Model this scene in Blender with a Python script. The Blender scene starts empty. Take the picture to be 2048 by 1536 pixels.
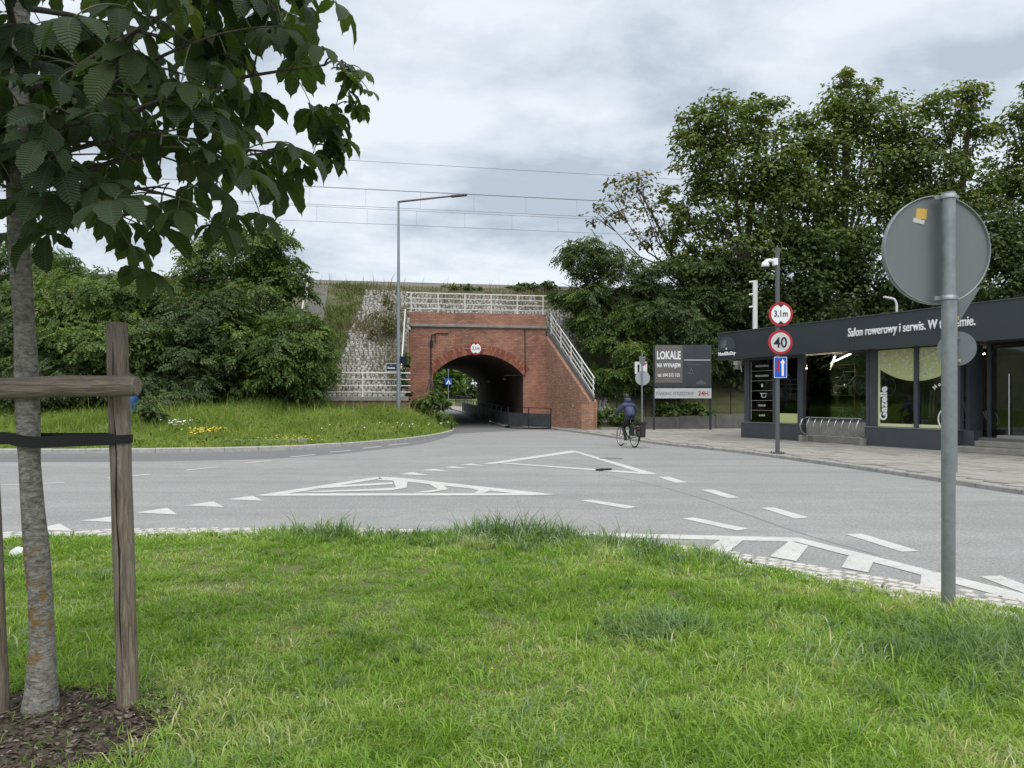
import bpy, math, random
import numpy as np
from mathutils import Vector, Matrix
R = math.radians
random.seed(7); rng = np.random.default_rng(7)
scene = bpy.context.scene
COL = scene.collection

# ------------------------------------------------------------------ camera, sky, sun, exposure
F, CX, HY, H = 1500.0, 1024.0, 800.0, 1.62       # focal length / horizon of the photograph, eye height
cam_d = bpy.data.cameras.new('camera'); cam_d.sensor_width = 36; cam_d.lens = 36*F/2048
cam_d.shift_y = (HY-768)/2048; cam_d.clip_start = .05; cam_d.clip_end = 3000
cam = bpy.data.objects.new('camera', cam_d); COL.objects.link(cam)
cam.location = (0, 0, H); cam.rotation_euler = (R(90), 0, 0); scene.camera = cam

SUN_EL, SUN_AZ = 68, 165                          # degrees; azimuth from +Y towards +X
world = bpy.data.worlds.new('World'); scene.world = world; world.use_nodes = True
nt = world.node_tree; nt.nodes.clear()
def N(t, **k):
    n = nt.nodes.new(t)
    for a, b in k.items(): setattr(n, a, b)
    return n
L = nt.links.new
wo = N('ShaderNodeOutputWorld'); bg = N('ShaderNodeBackground'); bg.inputs['Strength'].default_value = .1
sky = N('ShaderNodeTexSky', sky_type='NISHITA', sun_disc=False, sun_elevation=R(SUN_EL), sun_rotation=R(SUN_AZ), air_density=1.2, dust_density=2)
tc = N('ShaderNodeTexCoord'); sep = N('ShaderNodeSeparateXYZ'); L(tc.outputs['Generated'], sep.inputs[0])
zz = N('ShaderNodeMath', operation='ABSOLUTE'); L(sep.outputs['Z'], zz.inputs[0])
za = N('ShaderNodeMath', operation='ADD'); L(zz.outputs[0], za.inputs[0]); za.inputs[1].default_value = .22
dx = N('ShaderNodeMath', operation='DIVIDE'); L(sep.outputs['X'], dx.inputs[0]); L(za.outputs[0], dx.inputs[1])
dy = N('ShaderNodeMath', operation='DIVIDE'); L(sep.outputs['Y'], dy.inputs[0]); L(za.outputs[0], dy.inputs[1])
cmb = N('ShaderNodeCombineXYZ'); L(dx.outputs[0], cmb.inputs[0]); L(dy.outputs[0], cmb.inputs[1])
mp = N('ShaderNodeMapping'); mp.inputs['Rotation'].default_value = (0, 0, R(-32)); mp.inputs['Scale'].default_value = (1.0, 1.25, 1); L(cmb.outputs[0], mp.inputs[0])
n1 = N('ShaderNodeTexNoise'); n1.inputs['Scale'].default_value = 1.7; n1.inputs['Detail'].default_value = 7; n1.inputs['Roughness'].default_value = .57; n1.inputs['Distortion'].default_value = .15
L(mp.outputs[0], n1.inputs['Vector'])
rp = N('ShaderNodeValToRGB'); L(n1.outputs['Fac'], rp.inputs[0])
e = rp.color_ramp.elements
e[0].position = .385; e[0].color = (.48, .55, .64, 1)
e[1].position = .605; e[1].color = (.83, .885, .935, 1)
e2 = e.new(.49); e2.color = (.665, .735, .815, 1)
sc10 = N('ShaderNodeVectorMath', operation='SCALE'); L(rp.outputs[0], sc10.inputs[0]); sc10.inputs['Scale'].default_value = 4.75
mx = N('ShaderNodeMix', data_type='RGBA'); mx.inputs[0].default_value = .96
L(sky.outputs[0], mx.inputs[6]); L(sc10.outputs[0], mx.inputs[7])
L(mx.outputs[2], bg.inputs['Color']); L(bg.outputs[0], wo.inputs[0])
sd = bpy.data.lights.new('sun', 'SUN'); sd.energy = 1.5; sd.angle = R(80); sd.color = (1, .97, .92)
sun = bpy.data.objects.new('sun', sd); COL.objects.link(sun)
sv = Vector((math.sin(R(SUN_AZ))*math.cos(R(SUN_EL)), math.cos(R(SUN_AZ))*math.cos(R(SUN_EL)), math.sin(R(SUN_EL))))
sun.rotation_euler = sv.to_track_quat('Z', 'Y').to_euler(); sun.location = (0, 0, 40)
vs = scene.view_settings; vs.view_transform = 'Standard'; vs.look = 'None'; vs.exposure = 1.15; vs.gamma = 1; vs.use_curve_mapping = False

# ------------------------------------------------------------------ helpers
def P(px, py, z=0.0):
    d = (H-z)*F/(py-HY); return Vector(((px-CX)/F*d, d, z))
def Q(px, py, d): return Vector(((px-CX)/F*d, d, H+(HY-py)/F*d))
O2, TH = Vector((-1.93, 43.3)), R(10)             # bridge frame: a along the front, b into the tunnel
U2, V2 = Vector((math.cos(TH), math.sin(TH))), Vector((-math.sin(TH), math.cos(TH)))
def B(a, b, z): p = O2+U2*a+V2*b; return Vector((p.x, p.y, z))
def toB(x, y): r = Vector((x, y))-O2; return r.dot(U2), r.dot(V2)

def tag(o, label=None, cat=None, group=None, kind=None):
    if label: o['label'] = label
    if cat: o['category'] = cat
    if group: o['group'] = group
    if kind: o['kind'] = kind
    return o
def empty(name, loc=(0, 0, 0), rz=0, parent=None):
    o = bpy.data.objects.new(name, None); COL.objects.link(o); o.location = loc; o.rotation_euler = (0, 0, rz)
    o.empty_display_size = .2
    if parent: o.parent = parent
    return o
def thing(name, label, cat, loc=(0, 0, 0), rz=0, group=None): return tag(empty(name, loc, rz), label, cat, group)

MATS = {}
class NB:                                          # tiny node builder
    def __init__(s, name):
        s.m = bpy.data.materials.new(name); s.m.use_nodes = True; s.t = s.m.node_tree; s.b = s.t.nodes['Principled BSDF']; s.o = s.t.nodes['Material Output']
    def n(s, t, ins=None, **k):
        x = s.t.nodes.new(t)
        for a, b in k.items(): setattr(x, a, b)
        for a, b in (ins or {}).items():
            if hasattr(b, 'links'): s.t.links.new(b, x.inputs[a])
            else: x.inputs[a].default_value = b
        return x
    def l(s, a, b): s.t.links.new(a, b)
    def mix(s, fac, a, b, blend='MIX'):
        x = s.n('ShaderNodeMix', data_type='RGBA', blend_type=blend)
        for i, v in ((0, fac), (6, a), (7, b)):
            if hasattr(v, 'links'): s.t.links.new(v, x.inputs[i])
            else: x.inputs[i].default_value = v if i == 0 else (*v, 1) if len(v) == 3 else v
        return x.outputs[2]
    def ramp(s, fac, stops):
        x = s.n('ShaderNodeValToRGB'); s.l(fac, x.inputs[0]); el = x.color_ramp.elements
        while len(el) < len(stops): el.new(.5)
        for q, (p, c) in zip(el, stops): q.position = p; q.color = (*c, 1) if hasattr(c, '__len__') else (c, c, c, 1)
        return x.outputs[0]
    def noise(s, scale, detail=4, rough=.55, vec=None, dist=0):
        x = s.n('ShaderNodeTexNoise', {'Scale': scale, 'Detail': detail, 'Roughness': rough, 'Distortion': dist})
        s.l(vec if vec is not None else s.co('Object'), x.inputs['Vector']); return x.outputs['Fac']
    def co(s, w): return s.n('ShaderNodeTexCoord').outputs[w]
    def bump(s, h, st, dist=.01):
        x = s.n('ShaderNodeBump', {'Strength': st, 'Distance': dist}); s.l(h, x.inputs['Height']); s.l(x.outputs[0], s.b.inputs['Normal'])
    def base(s, c): s.l(c, s.b.inputs['Base Color'])
def mk(name, col, rough=.6, metal=0, col2=None, ns=6, bump=0, bs=60, spec=.5, emit=0):
    if name in MATS: return MATS[name]
    w = NB(name); w.b.inputs['Base Color'].default_value = (*col, 1); w.b.inputs['Roughness'].default_value = rough
    w.b.inputs['Metallic'].default_value = metal; w.b.inputs['Specular IOR Level'].default_value = spec
    if col2:
        f = w.ramp(w.noise(ns, 6, .62), [(.3, 0), (.7, 1)]); w.base(w.mix(f, col, col2))
    if bump: w.bump(w.noise(bs, 4), bump)
    if emit: w.b.inputs['Emission Color'].default_value = (*col, 1); w.b.inputs['Emission Strength'].default_value = emit
    MATS[name] = w.m; return w.m

class MB:
    def __init__(s): s.v = []; s.f = []; s.m = []; s.s = []
    def add(s, vs, fs, mat=0, smooth=False):
        o = len(s.v); s.v += [tuple(v) for v in vs]
        for f in fs: s.f.append([i+o for i in f]); s.m.append(mat); s.s.append(smooth)
        return s
    def box(s, c, sz, rz=0, mat=0, M=None):
        x, y, z = (q/2 for q in sz); vs = [Vector((i*x, j*y, k*z)) for k in (-1, 1) for j in (-1, 1) for i in (-1, 1)]
        if M is None: M = Matrix.Rotation(rz, 3, 'Z')
        c = Vector(c)
        return s.add([c+M@v for v in vs], [(0, 2, 3, 1), (4, 5, 7, 6), (0, 1, 5, 4), (2, 6, 7, 3), (0, 4, 6, 2), (1, 3, 7, 5)], mat)
    def bar(s, a, b, w, h, mat=0):                 # box beam from a to b
        a, b = Vector(a), Vector(b); d = b-a; return s.box((a+b)/2, (w, h, d.length), mat=mat, M=d.to_track_quat('Z', 'Y').to_matrix())
    def tube(s, pts, r, n=8, mat=0, cap=True, smooth=True):
        pts = [Vector(p) for p in pts]; k = len(pts); rs = r if hasattr(r, '__len__') else [r]*k
        rings = []; up = None
        for i, p in enumerate(pts):
            t = (pts[min(i+1, k-1)]-pts[max(i-1, 0)]).normalized()
            if up is None: up = (Vector((0, 0, 1)) if abs(t.z) < .9 else Vector((1, 0, 0)))
            x = up.cross(t)
            if x.length < 1e-6: x = t.orthogonal()
            x.normalize(); up = t.cross(x)
            rings.append([p+(x*math.cos(2*math.pi*j/n)+up*math.sin(2*math.pi*j/n))*rs[i] for j in range(n)])
        vs = [v for q in rings for v in q]
        fs = [(i*n+j, i*n+(j+1) % n, (i+1)*n+(j+1) % n, (i+1)*n+j) for i in range(k-1) for j in range(n)]
        s.add(vs, fs, mat, smooth)
        if cap: s.add(rings[0], [tuple(range(n))[::-1]], mat); s.add(rings[-1], [tuple(range(n))], mat)
        return s
    def prism(s, poly, ext, mat=0, mats=None):     # polygon (list of 3D points) swept by ext
        n = len(poly); a = [Vector(p) for p in poly]; e_ = Vector(ext); b = [p+e_ for p in a]
        s.add(a+b, [tuple(range(n))[::-1], tuple(range(n, 2*n))]+[(i, (i+1) % n, n+(i+1) % n, n+i) for i in range(n)], mat); return s
    def disc(s, c, r, y0, y1, n=40, mat=0, smooth=False): # solid disc about the Y axis
        c = Vector(c); a = [c+Vector((r*math.cos(2*math.pi*i/n), y0, r*math.sin(2*math.pi*i/n))) for i in range(n)]
        return s.prism(a, (0, y1-y0, 0), mat)
    def lathe(s, prof, c=(0, 0, 0), n=16, mat=0):
        c = Vector(c); vs = [c+Vector((r*math.cos(2*math.pi*j/n), r*math.sin(2*math.pi*j/n), z)) for r, z in prof for j in range(n)]
        s.add(vs, [(i*n+j, i*n+(j+1) % n, (i+1)*n+(j+1) % n, (i+1)*n+j) for i in range(len(prof)-1) for j in range(n)], mat, True); return s
    def mesh(s, name, mats):
        me = bpy.data.meshes.new(name); me.from_pydata(s.v, [], s.f)
        for m in (mats if isinstance(mats, (list, tuple)) else [mats]): me.materials.append(m)
        me.polygons.foreach_set('material_index', s.m); me.polygons.foreach_set('use_smooth', s.s)
        uv = me.uv_layers.new(name='uv'); me.update()
        for p in me.polygons:
            nn = p.normal
            if abs(nn.z) > .75: t, b = Vector((1, 0, 0)), Vector((0, 1, 0))
            else: t = Vector((-nn.y, nn.x, 0)).normalized(); b = Vector((0, 0, 1))
            for li in p.loop_indices:
                co = me.vertices[me.loops[li].vertex_index].co; uv.data[li].uv = (co.dot(t), co.dot(b))
        return me
    def build(s, name, mats, parent=None, bevel=0, loc=None, rz=0):
        o = bpy.data.objects.new(name, s.mesh(name, mats)); COL.objects.link(o)
        if parent: o.parent = parent
        if loc is not None: o.location = loc; o.rotation_euler = (0, 0, rz)
        if bevel:
            m = o.modifiers.new('bevel', 'BEVEL'); m.width = bevel; m.segments = 2; m.limit_method = 'ANGLE'
        return o
def npmesh(name, co, faces, nside, mats, attrs=None, uv=None, smooth=False):
    me = bpy.data.meshes.new(name); nf = len(faces)
    me.vertices.add(len(co)); me.vertices.foreach_set('co', np.asarray(co, np.float32).ravel())
    me.loops.add(nf*nside); me.loops.foreach_set('vertex_index', np.asarray(faces, np.int32).ravel())
    me.polygons.add(nf); me.polygons.foreach_set('loop_start', np.arange(nf, dtype=np.int32)*nside)
    if smooth: me.polygons.foreach_set('use_smooth', np.ones(nf, bool))
    for m in (mats if isinstance(mats, (list, tuple)) else [mats]): me.materials.append(m)
    me.update(calc_edges=True)
    for k, a in (attrs or {}).items():
        at = me.attributes.new(k, 'FLOAT', 'FACE'); at.data.foreach_set('value', np.asarray(a, np.float32))
    if uv is not None:
        l = me.uv_layers.new(name='uv'); l.data.foreach_set('uv', np.asarray(uv, np.float32)[np.asarray(faces).ravel()].ravel())
    return me
def obj(name, me, parent=None):
    o = bpy.data.objects.new(name, me); COL.objects.link(o)
    if parent: o.parent = parent
    return o
def copy_tree(o, parent=None):
    c = o.copy(); COL.objects.link(c); c.parent = parent
    for ch in list(o.children): copy_tree(ch, c)
    return c
def text(s, size, mat, parent, loc, rot=(R(90), 0, 0), name='lettering', width=None, bold=0., ext=.004, align='CENTER', spacing=1.):
    cu = bpy.data.curves.new('t', 'FONT'); cu.body = s; cu.size = size; cu.extrude = ext; cu.offset = bold; cu.align_x = align; cu.space_character = spacing; cu.resolution_u = 3
    t = bpy.data.objects.new('t', cu); COL.objects.link(t); dg = bpy.context.evaluated_depsgraph_get(); dg.update()
    me = bpy.data.meshes.new_from_object(t.evaluated_get(dg)); bpy.data.objects.remove(t); bpy.data.curves.remove(cu)
    if width and len(me.vertices):
        xs = [v.co.x for v in me.vertices]; k = width/(max(xs)-min(xs))
        for v in me.vertices: v.co.x *= k
    me.materials.clear(); me.materials.append(mat); me.name = name
    o = obj(name, me, parent); o.location = loc; o.rotation_euler = rot; return o
def smooth_poly(pts, n):                           # Catmull-Rom through plan points
    pts = [Vector(p[:2]) for p in pts]; q = [pts[0]*2-pts[1]]+pts+[pts[-1]*2-pts[-2]]; out = []
    for i in range(1, len(q)-2):
        for k in range(n):
            t = k/n; a, b, c, d = q[i-1:i+3]
            out.append(.5*((2*b)+(c-a)*t+(2*a-5*b+4*c-d)*t*t+(3*b-a-3*c+d)*t**3))
    return out+[pts[-1]]
def inpoly(x, y, poly):
    x = np.asarray(x); y = np.asarray(y); r = np.zeros(x.shape, bool); j = len(poly)-1
    for i in range(len(poly)):
        xi, yi = poly[i][0], poly[i][1]; xj, yj = poly[j][0], poly[j][1]
        r ^= ((yi > y) != (yj > y)) & (x < (xj-xi)*(y-yi)/(yj-yi+1e-12)+xi); j = i
    return r
_g = rng.random((64, 64))
def vnoise(x, y, s):
    x = np.asarray(x)*s+100; y = np.asarray(y)*s+100; i = np.floor(x).astype(int); j = np.floor(y).astype(int); u = x-i; v = y-j
    u = u*u*(3-2*u); v = v*v*(3-2*v); g = lambda a, b: _g[a % 64, b % 64]
    return (g(i, j)*(1-u)+g(i+1, j)*u)*(1-v)+(g(i, j+1)*(1-u)+g(i+1, j+1)*u)*v

# ------------------------------------------------------------------ materials
def asphalt(name, c1, c2, sp=.5):
    w = NB(name); big = w.noise(.35, 5, .6); fine = w.noise(70, 3, .75); gr = w.noise(26, 3, .8); mid = w.noise(3.5, 5, .65); blot = w.noise(1.1, 6, .7)
    mp_ = w.n('ShaderNodeMapping', {'Scale': (.10, 1.0, 1), 'Rotation': (0, 0, R(24))}); w.l(w.co('Object'), mp_.inputs[0])
    tr = w.noise(1.1, 5, .65, mp_.outputs[0])
    c = w.mix(w.ramp(big, [(.3, 0), (.7, 1)]), c1, c2)
    c = w.mix(w.ramp(tr, [(.40, .0), (.68, .55)]), c, tuple(x*.68 for x in c1))
    c = w.mix(w.ramp(blot, [(.58, .0), (.72, .4)]), c, tuple(x*.6 for x in c1))
    c = w.mix(w.ramp(mid, [(.30, .35), (.55, 0)]), c, tuple(x*.62 for x in c1))
    c = w.mix(w.ramp(gr, [(.38, .55), (.5, .0)]), c, tuple(x*.45 for x in c1))
    c = w.mix(w.ramp(gr, [(.55, .0), (.68, .5)]), c, tuple(min(1, x*1.5) for x in c2))
    c = w.mix(w.ramp(fine, [(.36, .6), (.5, .0)]), c, tuple(x*.4 for x in c1))
    c = w.mix(w.ramp(fine, [(.56, .0), (.72, .6)]), c, tuple(min(1, x*1.6) for x in c2))
    w.base(c); w.b.inputs['Roughness'].default_value = .82; w.bump(fine, .35, .004); return w.m
M_ASPH = asphalt('old_asphalt', (.27, .268, .262), (.335, .333, .326))
M_ASPH2 = asphalt('newer_asphalt', (.165, .166, .168), (.20, .202, .205))
def paint_mat():
    w = NB('road_paint'); f = w.noise(55, 4, .75); g = w.noise(2.2, 5, .7); h_ = w.noise(9, 5, .7)
    c = w.mix(w.ramp(g, [(.35, .0), (.7, .6)]), (.56, .555, .53), (.38, .378, .365))
    c = w.mix(w.ramp(h_, [(.30, .85), (.44, 0)]), c, (.27, .268, .262))
    c = w.mix(w.ramp(f, [(.3, .9), (.45, 0)]), c, (.22, .22, .218)); w.base(c); w.b.inputs['Roughness'].default_value = .75; w.bump(f, .3, .003); return w.m
M_PAINT = paint_mat()
def brickmat(name, c1, c2, mortar, bw=.26, rh=.088, ms=.017, stain=.4):
    w = NB(name); uv = w.co('UV')
    br = w.n('ShaderNodeTexBrick', {'Color1': (*c1, 1), 'Color2': (*c2, 1), 'Mortar': (*mortar, 1), 'Scale': 1, 'Mortar Size': ms, 'Mortar Smooth': .2, 'Bias': 0, 'Brick Width': bw, 'Row Height': rh}); w.l(uv, br.inputs['Vector'])
    n_ = w.noise(.55, 6, .65); n2 = w.noise(3, 5, .6); n3 = w.noise(22, 3, .6)
    c = w.mix(w.ramp(n2, [(.3, .0), (.75, .5)]), br.outputs['Color'], tuple(x*.45 for x in c1))
    c = w.mix(w.ramp(n_, [(.45, 0), (.75, stain)]), c, (c2[0]*1.35, c2[1]*1.4, c2[2]*1.4))
    c = w.mix(w.ramp(n3, [(.25, .5), (.45, 0)]), c, tuple(x*.4 for x in c1))
    w.base(c); w.b.inputs['Roughness'].default_value = .9; w.bump(br.outputs['Fac'], -.6, .012); return w.m
M_BRICK = brickmat('red_brick', (.30, .125, .078), (.52, .245, .16), (.15, .115, .095))
M_BRICK2 = brickmat('orange_lit_brick', (.33, .155, .095), (.54, .29, .185), (.20, .155, .125))  # lighter, more orange copy of the brick: the wing's different light put into colour
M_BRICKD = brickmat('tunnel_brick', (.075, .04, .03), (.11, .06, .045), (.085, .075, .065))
def cobble_mat():
    w = NB('granite_facing'); uv = w.co('UV')
    di = w.n('ShaderNodeTexNoise', {'Scale': 1.6, 'Detail': 3}); w.l(uv, di.inputs['Vector'])
    ad = w.n('ShaderNodeMixRGB') if False else w.n('ShaderNodeVectorMath', operation='MULTIPLY_ADD')
    w.l(di.outputs['Color'], ad.inputs[0]); ad.inputs[1].default_value = (.5, .5, 0); w.l(uv, ad.inputs[2])
    br = w.n('ShaderNodeTexBrick', {'Color1': (.44, .43, .41, 1), 'Color2': (.28, .27, .255, 1), 'Mortar': (.05, .048, .04, 1), 'Scale': 1, 'Mortar Size': .04, 'Mortar Smooth': .4, 'Brick Width': .26, 'Row Height': .21}, offset=.5); w.l(ad.outputs[0], br.inputs['Vector'])
    n2 = w.noise(.8, 5, .6); n3 = w.noise(9, 4, .6)
    c = w.mix(w.ramp(n2, [(.42, 0), (.72, .7)]), br.outputs['Color'], (.26, .25, .19))
    c = w.mix(w.ramp(n3, [(.3, .5), (.5, 0)]), c, (.22, .21, .18)); w.base(c); w.b.inputs['Roughness'].default_value = .9; w.bump(br.outputs['Fac'], -1, .05); return w.m
M_COB = cobble_mat()
M_CONC = mk('weathered_concrete', (.30, .29, .265), .88, col2=(.19, .18, .16), ns=3, bump=.3, bs=40)
M_CONCD = mk('dark_concrete', (.16, .158, .155), .88, col2=(.095, .095, .09), ns=2.5, bump=.3, bs=40)
M_KERB = mk('kerb_concrete', (.36, .355, .34), .88, col2=(.22, .215, .2), ns=7, bump=.3, bs=80)
M_SLAB = mk('paving_concrete', (.33, .315, .285), .9, col2=(.22, .205, .18), ns=1.4, bump=.25, bs=60)
M_SETT = mk('pale_granite', (.60, .58, .53), .85, col2=(.40, .385, .35), ns=9, bump=.4, bs=50)
M_SOIL = mk('soil', (.05, .042, .028), .95, col2=(.085, .07, .045), ns=8, bump=.6, bs=30)
M_TURF = mk('turf', (.075, .11, .025), .95, col2=(.13, .13, .045), ns=2.5, bump=.6, bs=40)
M_SLOPE = mk('weedy_slope', (.06, .08, .025), .95, col2=(.13, .115, .065), ns=1.3, bump=.8, bs=10)
M_WHITE = mk('white_paint', (.74, .74, .71), .5, col2=(.6, .59, .55), ns=8)
M_GALV = mk('galvanised_steel', (.30, .33, .34), .48, .55, col2=(.22, .25, .26), ns=14, bump=.05, bs=80)
M_GREYBACK = mk('grey_sign_back', (.165, .185, .19), .45, .3, col2=(.19, .205, .21), ns=3)
M_LAMPG = mk('grey_lamp_paint', (.28, .31, .34), .45, .4, col2=(.23, .26, .29), ns=4)
M_POLE = mk('dark_grey_post', (.12, .128, .135), .45, .2, col2=(.10, .105, .11), ns=4)
M_SIGNW = mk('sign_white', (.82, .83, .83), .4)
M_SIGNG = mk('sign_white_aged', (.60, .61, .60), .45, col2=(.52, .53, .52), ns=30)
M_RED = mk('sign_red', (.42, .012, .022), .4)
M_BLUE = mk('sign_blue', (.01, .10, .50), .35)
M_BLACK = mk('sign_black', (.012, .012, .013), .5)
M_NAVY = mk('navy_enamel', (.012, .018, .06), .35)
M_ANTH = mk('anthracite_panel', (.028, .034, .04), .38, 0, col2=(.034, .040, .047), ns=.8)
M_ANTH2 = mk('anthracite_frame', (.062, .070, .080), .42, 0, col2=(.05, .056, .066), ns=3)
M_RUB = mk('black_rubber', (.012, .012, .012), .7)
M_BLKM = mk('black_metal', (.018, .019, .02), .4, .5)
M_STEEL = mk('bright_steel', (.62, .62, .60), .25, 1)
M_STRAP = mk('black_webbing', (.010, .010, .011), .8, bump=.4, bs=300)
M_LED = mk('led_tube', (1, .84, .60), .5, emit=11)
M_YEL = mk('window_film', (.52, .55, .24), .5, col2=(.55, .58, .28), ns=3)
M_YEL2 = mk('pale_film', (.68, .70, .40), .5)
M_FILMW = mk('film_dots', (.66, .68, .52), .5)
def glass_mat():
    w = NB('shop_glass'); t = w.t; t.nodes.remove(w.b)
    tr = w.n('ShaderNodeBsdfTransparent', {'Color': (.80, .84, .82, 1)}); gl = w.n('ShaderNodeBsdfGlossy', {'Roughness': .02, 'Color': (.9, .95, 1, 1)}); fr = w.n('ShaderNodeFresnel', {'IOR': 1.5})
    m = w.n('ShaderNodeMixShader'); w.l(fr.outputs[0], m.inputs[0]); w.l(tr.outputs[0], m.inputs[1]); w.l(gl.outputs[0], m.inputs[2]); w.l(m.outputs[0], w.o.inputs[0]); return w.m
M_GLASS = glass_mat()
def leafmat(name, stops, rough=.5, trans=.35, spec=.3):
    w = NB(name); t = w.n('ShaderNodeAttribute', attribute_name='tint').outputs['Fac']
    oi = w.n('ShaderNodeObjectInfo').outputs['Random']
    c = w.ramp(t, stops); w.base(c); w.b.inputs['Roughness'].default_value = rough; w.b.inputs['Specular IOR Level'].default_value = spec
    tl = w.n('ShaderNodeBsdfTranslucent'); tc_ = w.mix(1, c, (1.25, 1.3, .55), 'MULTIPLY'); w.l(tc_, tl.inputs['Color'])
    m = w.n('ShaderNodeMixShader', {0: trans}); w.l(w.b.outputs[0], m.inputs[1]); w.l(tl.outputs[0], m.inputs[2]); w.l(m.outputs[0], w.o.inputs[0]); return w.m
M_LTREE = leafmat('tree_leaves', [(0, (.045, .075, .022)), (.35, (.085, .13, .036)), (.7, (.15, .20, .055)), (.92, (.22, .25, .08)), (1, (.26, .19, .07))])
M_LDARK = leafmat('dark_leaves', [(0, (.03, .055, .02)), (.5, (.06, .098, .034)), (1, (.115, .15, .05))])
M_LROB = leafmat('robinia_leaves', [(0, (.025, .055, .014)), (.4, (.06, .11, .025)), (.8, (.125, .19, .042)), (1, (.20, .26, .065))])
M_LDRY = leafmat('sparse_leaves', [(0, (.05, .06, .02)), (.5, (.11, .12, .045)), (1, (.24, .16, .075))])
M_GRASS = leafmat('grass_blades', [(0, (.08, .145, .018)), (.35, (.185, .32, .036)), (.65, (.27, .42, .066)), (.85, (.38, .45, .15)), (1, (.62, .57, .33))], .55, .3)
M_GRASSB = leafmat('bluegreen_grass', [(0, (.055, .115, .028)), (.5, (.13, .225, .07)), (.85, (.25, .35, .17)), (1, (.50, .54, .36))], .45, .25, .4)
M_MEAD = leafmat('meadow_grass', [(0, (.07, .13, .02)), (.4, (.20, .295, .05)), (.75, (.31, .385, .09)), (1, (.46, .42, .21))], .6, .3)
M_STRAW = leafmat('dry_weeds', [(0, (.10, .085, .045)), (.6, (.21, .175, .10)), (1, (.12, .14, .05))], .7, .2)
def bark_mat(name, c1, c2, lichen=False):
    w = NB(name); mp_ = w.n('ShaderNodeMapping', {'Scale': (1, 1, 2.1) if lichen else (5, 5, .8)}); w.l(w.co('Object'), mp_.inputs[0])
    f = w.noise(26 if lichen else 9, 6, .7, mp_.outputs[0], .6); c = w.mix(w.ramp(f, [(.36, 0), (.64, 1)]), c1, c2)
    if lichen:
        g = w.noise(7, 5, .65); z = w.n('ShaderNodeSeparateXYZ'); w.l(w.co('Object'), z.inputs[0])
        hz = w.ramp(z.outputs['Z'], [(.15, 0), (.3, 1), (.9, 1), (1, 0)])
        mm = w.n('ShaderNodeMath', operation='MULTIPLY'); w.l(w.ramp(g, [(.52, 0), (.6, .9)]), mm.inputs[0]); w.l(hz, mm.inputs[1]); c = w.mix(mm.outputs[0], c, (.24, .13, .03))
        g2 = w.noise(5, 5, .6); c = w.mix(w.ramp(g2, [(.5, 0), (.72, .55)]), c, (.12, .12, .075))
    w.base(c); w.b.inputs['Roughness'].default_value = .92; w.bump(f, .9, .02); return w.m
M_BARK = bark_mat('tree_bark', (.055, .045, .035), (.12, .105, .085))
M_BARKL = bark_mat('young_bark', (.12, .112, .095), (.37, .355, .32), True)
def wood_mat():
    w = NB('weathered_wood'); mp_ = w.n('ShaderNodeMapping', {'Scale': (9, 9, .7)}); w.l(w.co('Object'), mp_.inputs[0])
    f = w.noise(6, 6, .65, mp_.outputs[0], 1.6); g = w.noise(3, 4, .6)
    c = w.ramp(f, [(.28, (.045, .032, .022)), (.40, (.15, .112, .08)), (.55, (.27, .215, .16)), (.72, (.37, .32, .26))])
    c = w.mix(w.ramp(g, [(.4, 0), (.75, .55)]), c, (.28, .265, .24)); w.base(c); w.b.inputs['Roughness'].default_value = .85; w.bump(f, 1, .02); return w.m
M_WOOD = wood_mat()

# ------------------------------------------------------------------ ground, road, pavement, lawn island
XY = lambda p: (p[0], p[1])
g_ = MB().add([(-900, -300, -.03), (900, -300, -.03), (900, 1500, -.03), (-900, 1500, -.03)], [(0, 1, 2, 3)])
tag(g_.build('ground', M_TURF), kind='structure')
def road_z(b): return 0 if b < 0 else .5*(b/24) if b < 24 else .5+(min(b, 120)-24)*.018
road = MB()
road.add([(-90, -40, 0), (60, -40, 0), (60, 46, 0), (-90, 46, 0)], [(0, 1, 2, 3)])
ROAD = tag(road.build('road', M_ASPH), kind='structure')
bs_ = list(np.linspace(-3.2, 130, 60)); vs_ = []
for b in bs_:
    k = max(0, b-24); vs_ += [B(-2.5-min(k*.1, 2)-k*.02, b, road_z(b)+.004), B(1.6+min(k*.12, 2.5)-k*.02, b, road_z(b)+.004)]
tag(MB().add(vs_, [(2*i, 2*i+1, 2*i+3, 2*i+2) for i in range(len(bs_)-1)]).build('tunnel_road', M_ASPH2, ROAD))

KPX = [P(0, 907.5), P(250, 906.5), P(500, 903), P(640, 897), P(740, 890), P(830, 881), P(880, 873), P(905, 866), P(909, 861.5), P(898, 856)]
KERB = [Vector((-70, 22)), Vector((-40, 22.2))]+[Vector(XY(p)) for p in KPX]
KS = smooth_poly(KERB, 8)
BK = [(-70, 24.6), (-40, 30), (-22, 33.4), (-15, 34.8), (-10.5, 35.6), (-8.2, 35.9), (-6.8, 36.2), (-5.6, 36.4), (-5.05, 36.9), (-4.75, 38.4), (-4.6, 40.4), (-4.5, 43)]
BS = smooth_poly(BK, 8); WZ = np.interp(np.linspace(0, 1, len(BS)), np.linspace(0, 1, 12), [.85, .85, .85, .85, .9, .9, .85, .8, .6, .45, .3, .1])
def sm(t): return t*t*(3-2*t)
rows = 14; vv = []
for i, (k, b) in enumerate(zip(KS, BS)):
    for j in range(rows+1):
        t = j/rows; p = k.lerp(b, t); off = (b-k).normalized()*.14*(1-t); vv.append((p.x+off.x, p.y+off.y, .115+WZ[i]*sm(t)+(.05*float(vnoise(p.x, p.y, .8))-.02)*(t > 0)))
vf = [(i*(rows+1)+j, (i+1)*(rows+1)+j, (i+1)*(rows+1)+j+1, i*(rows+1)+j+1) for i in range(len(KS)-1) for j in range(rows)]
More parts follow.
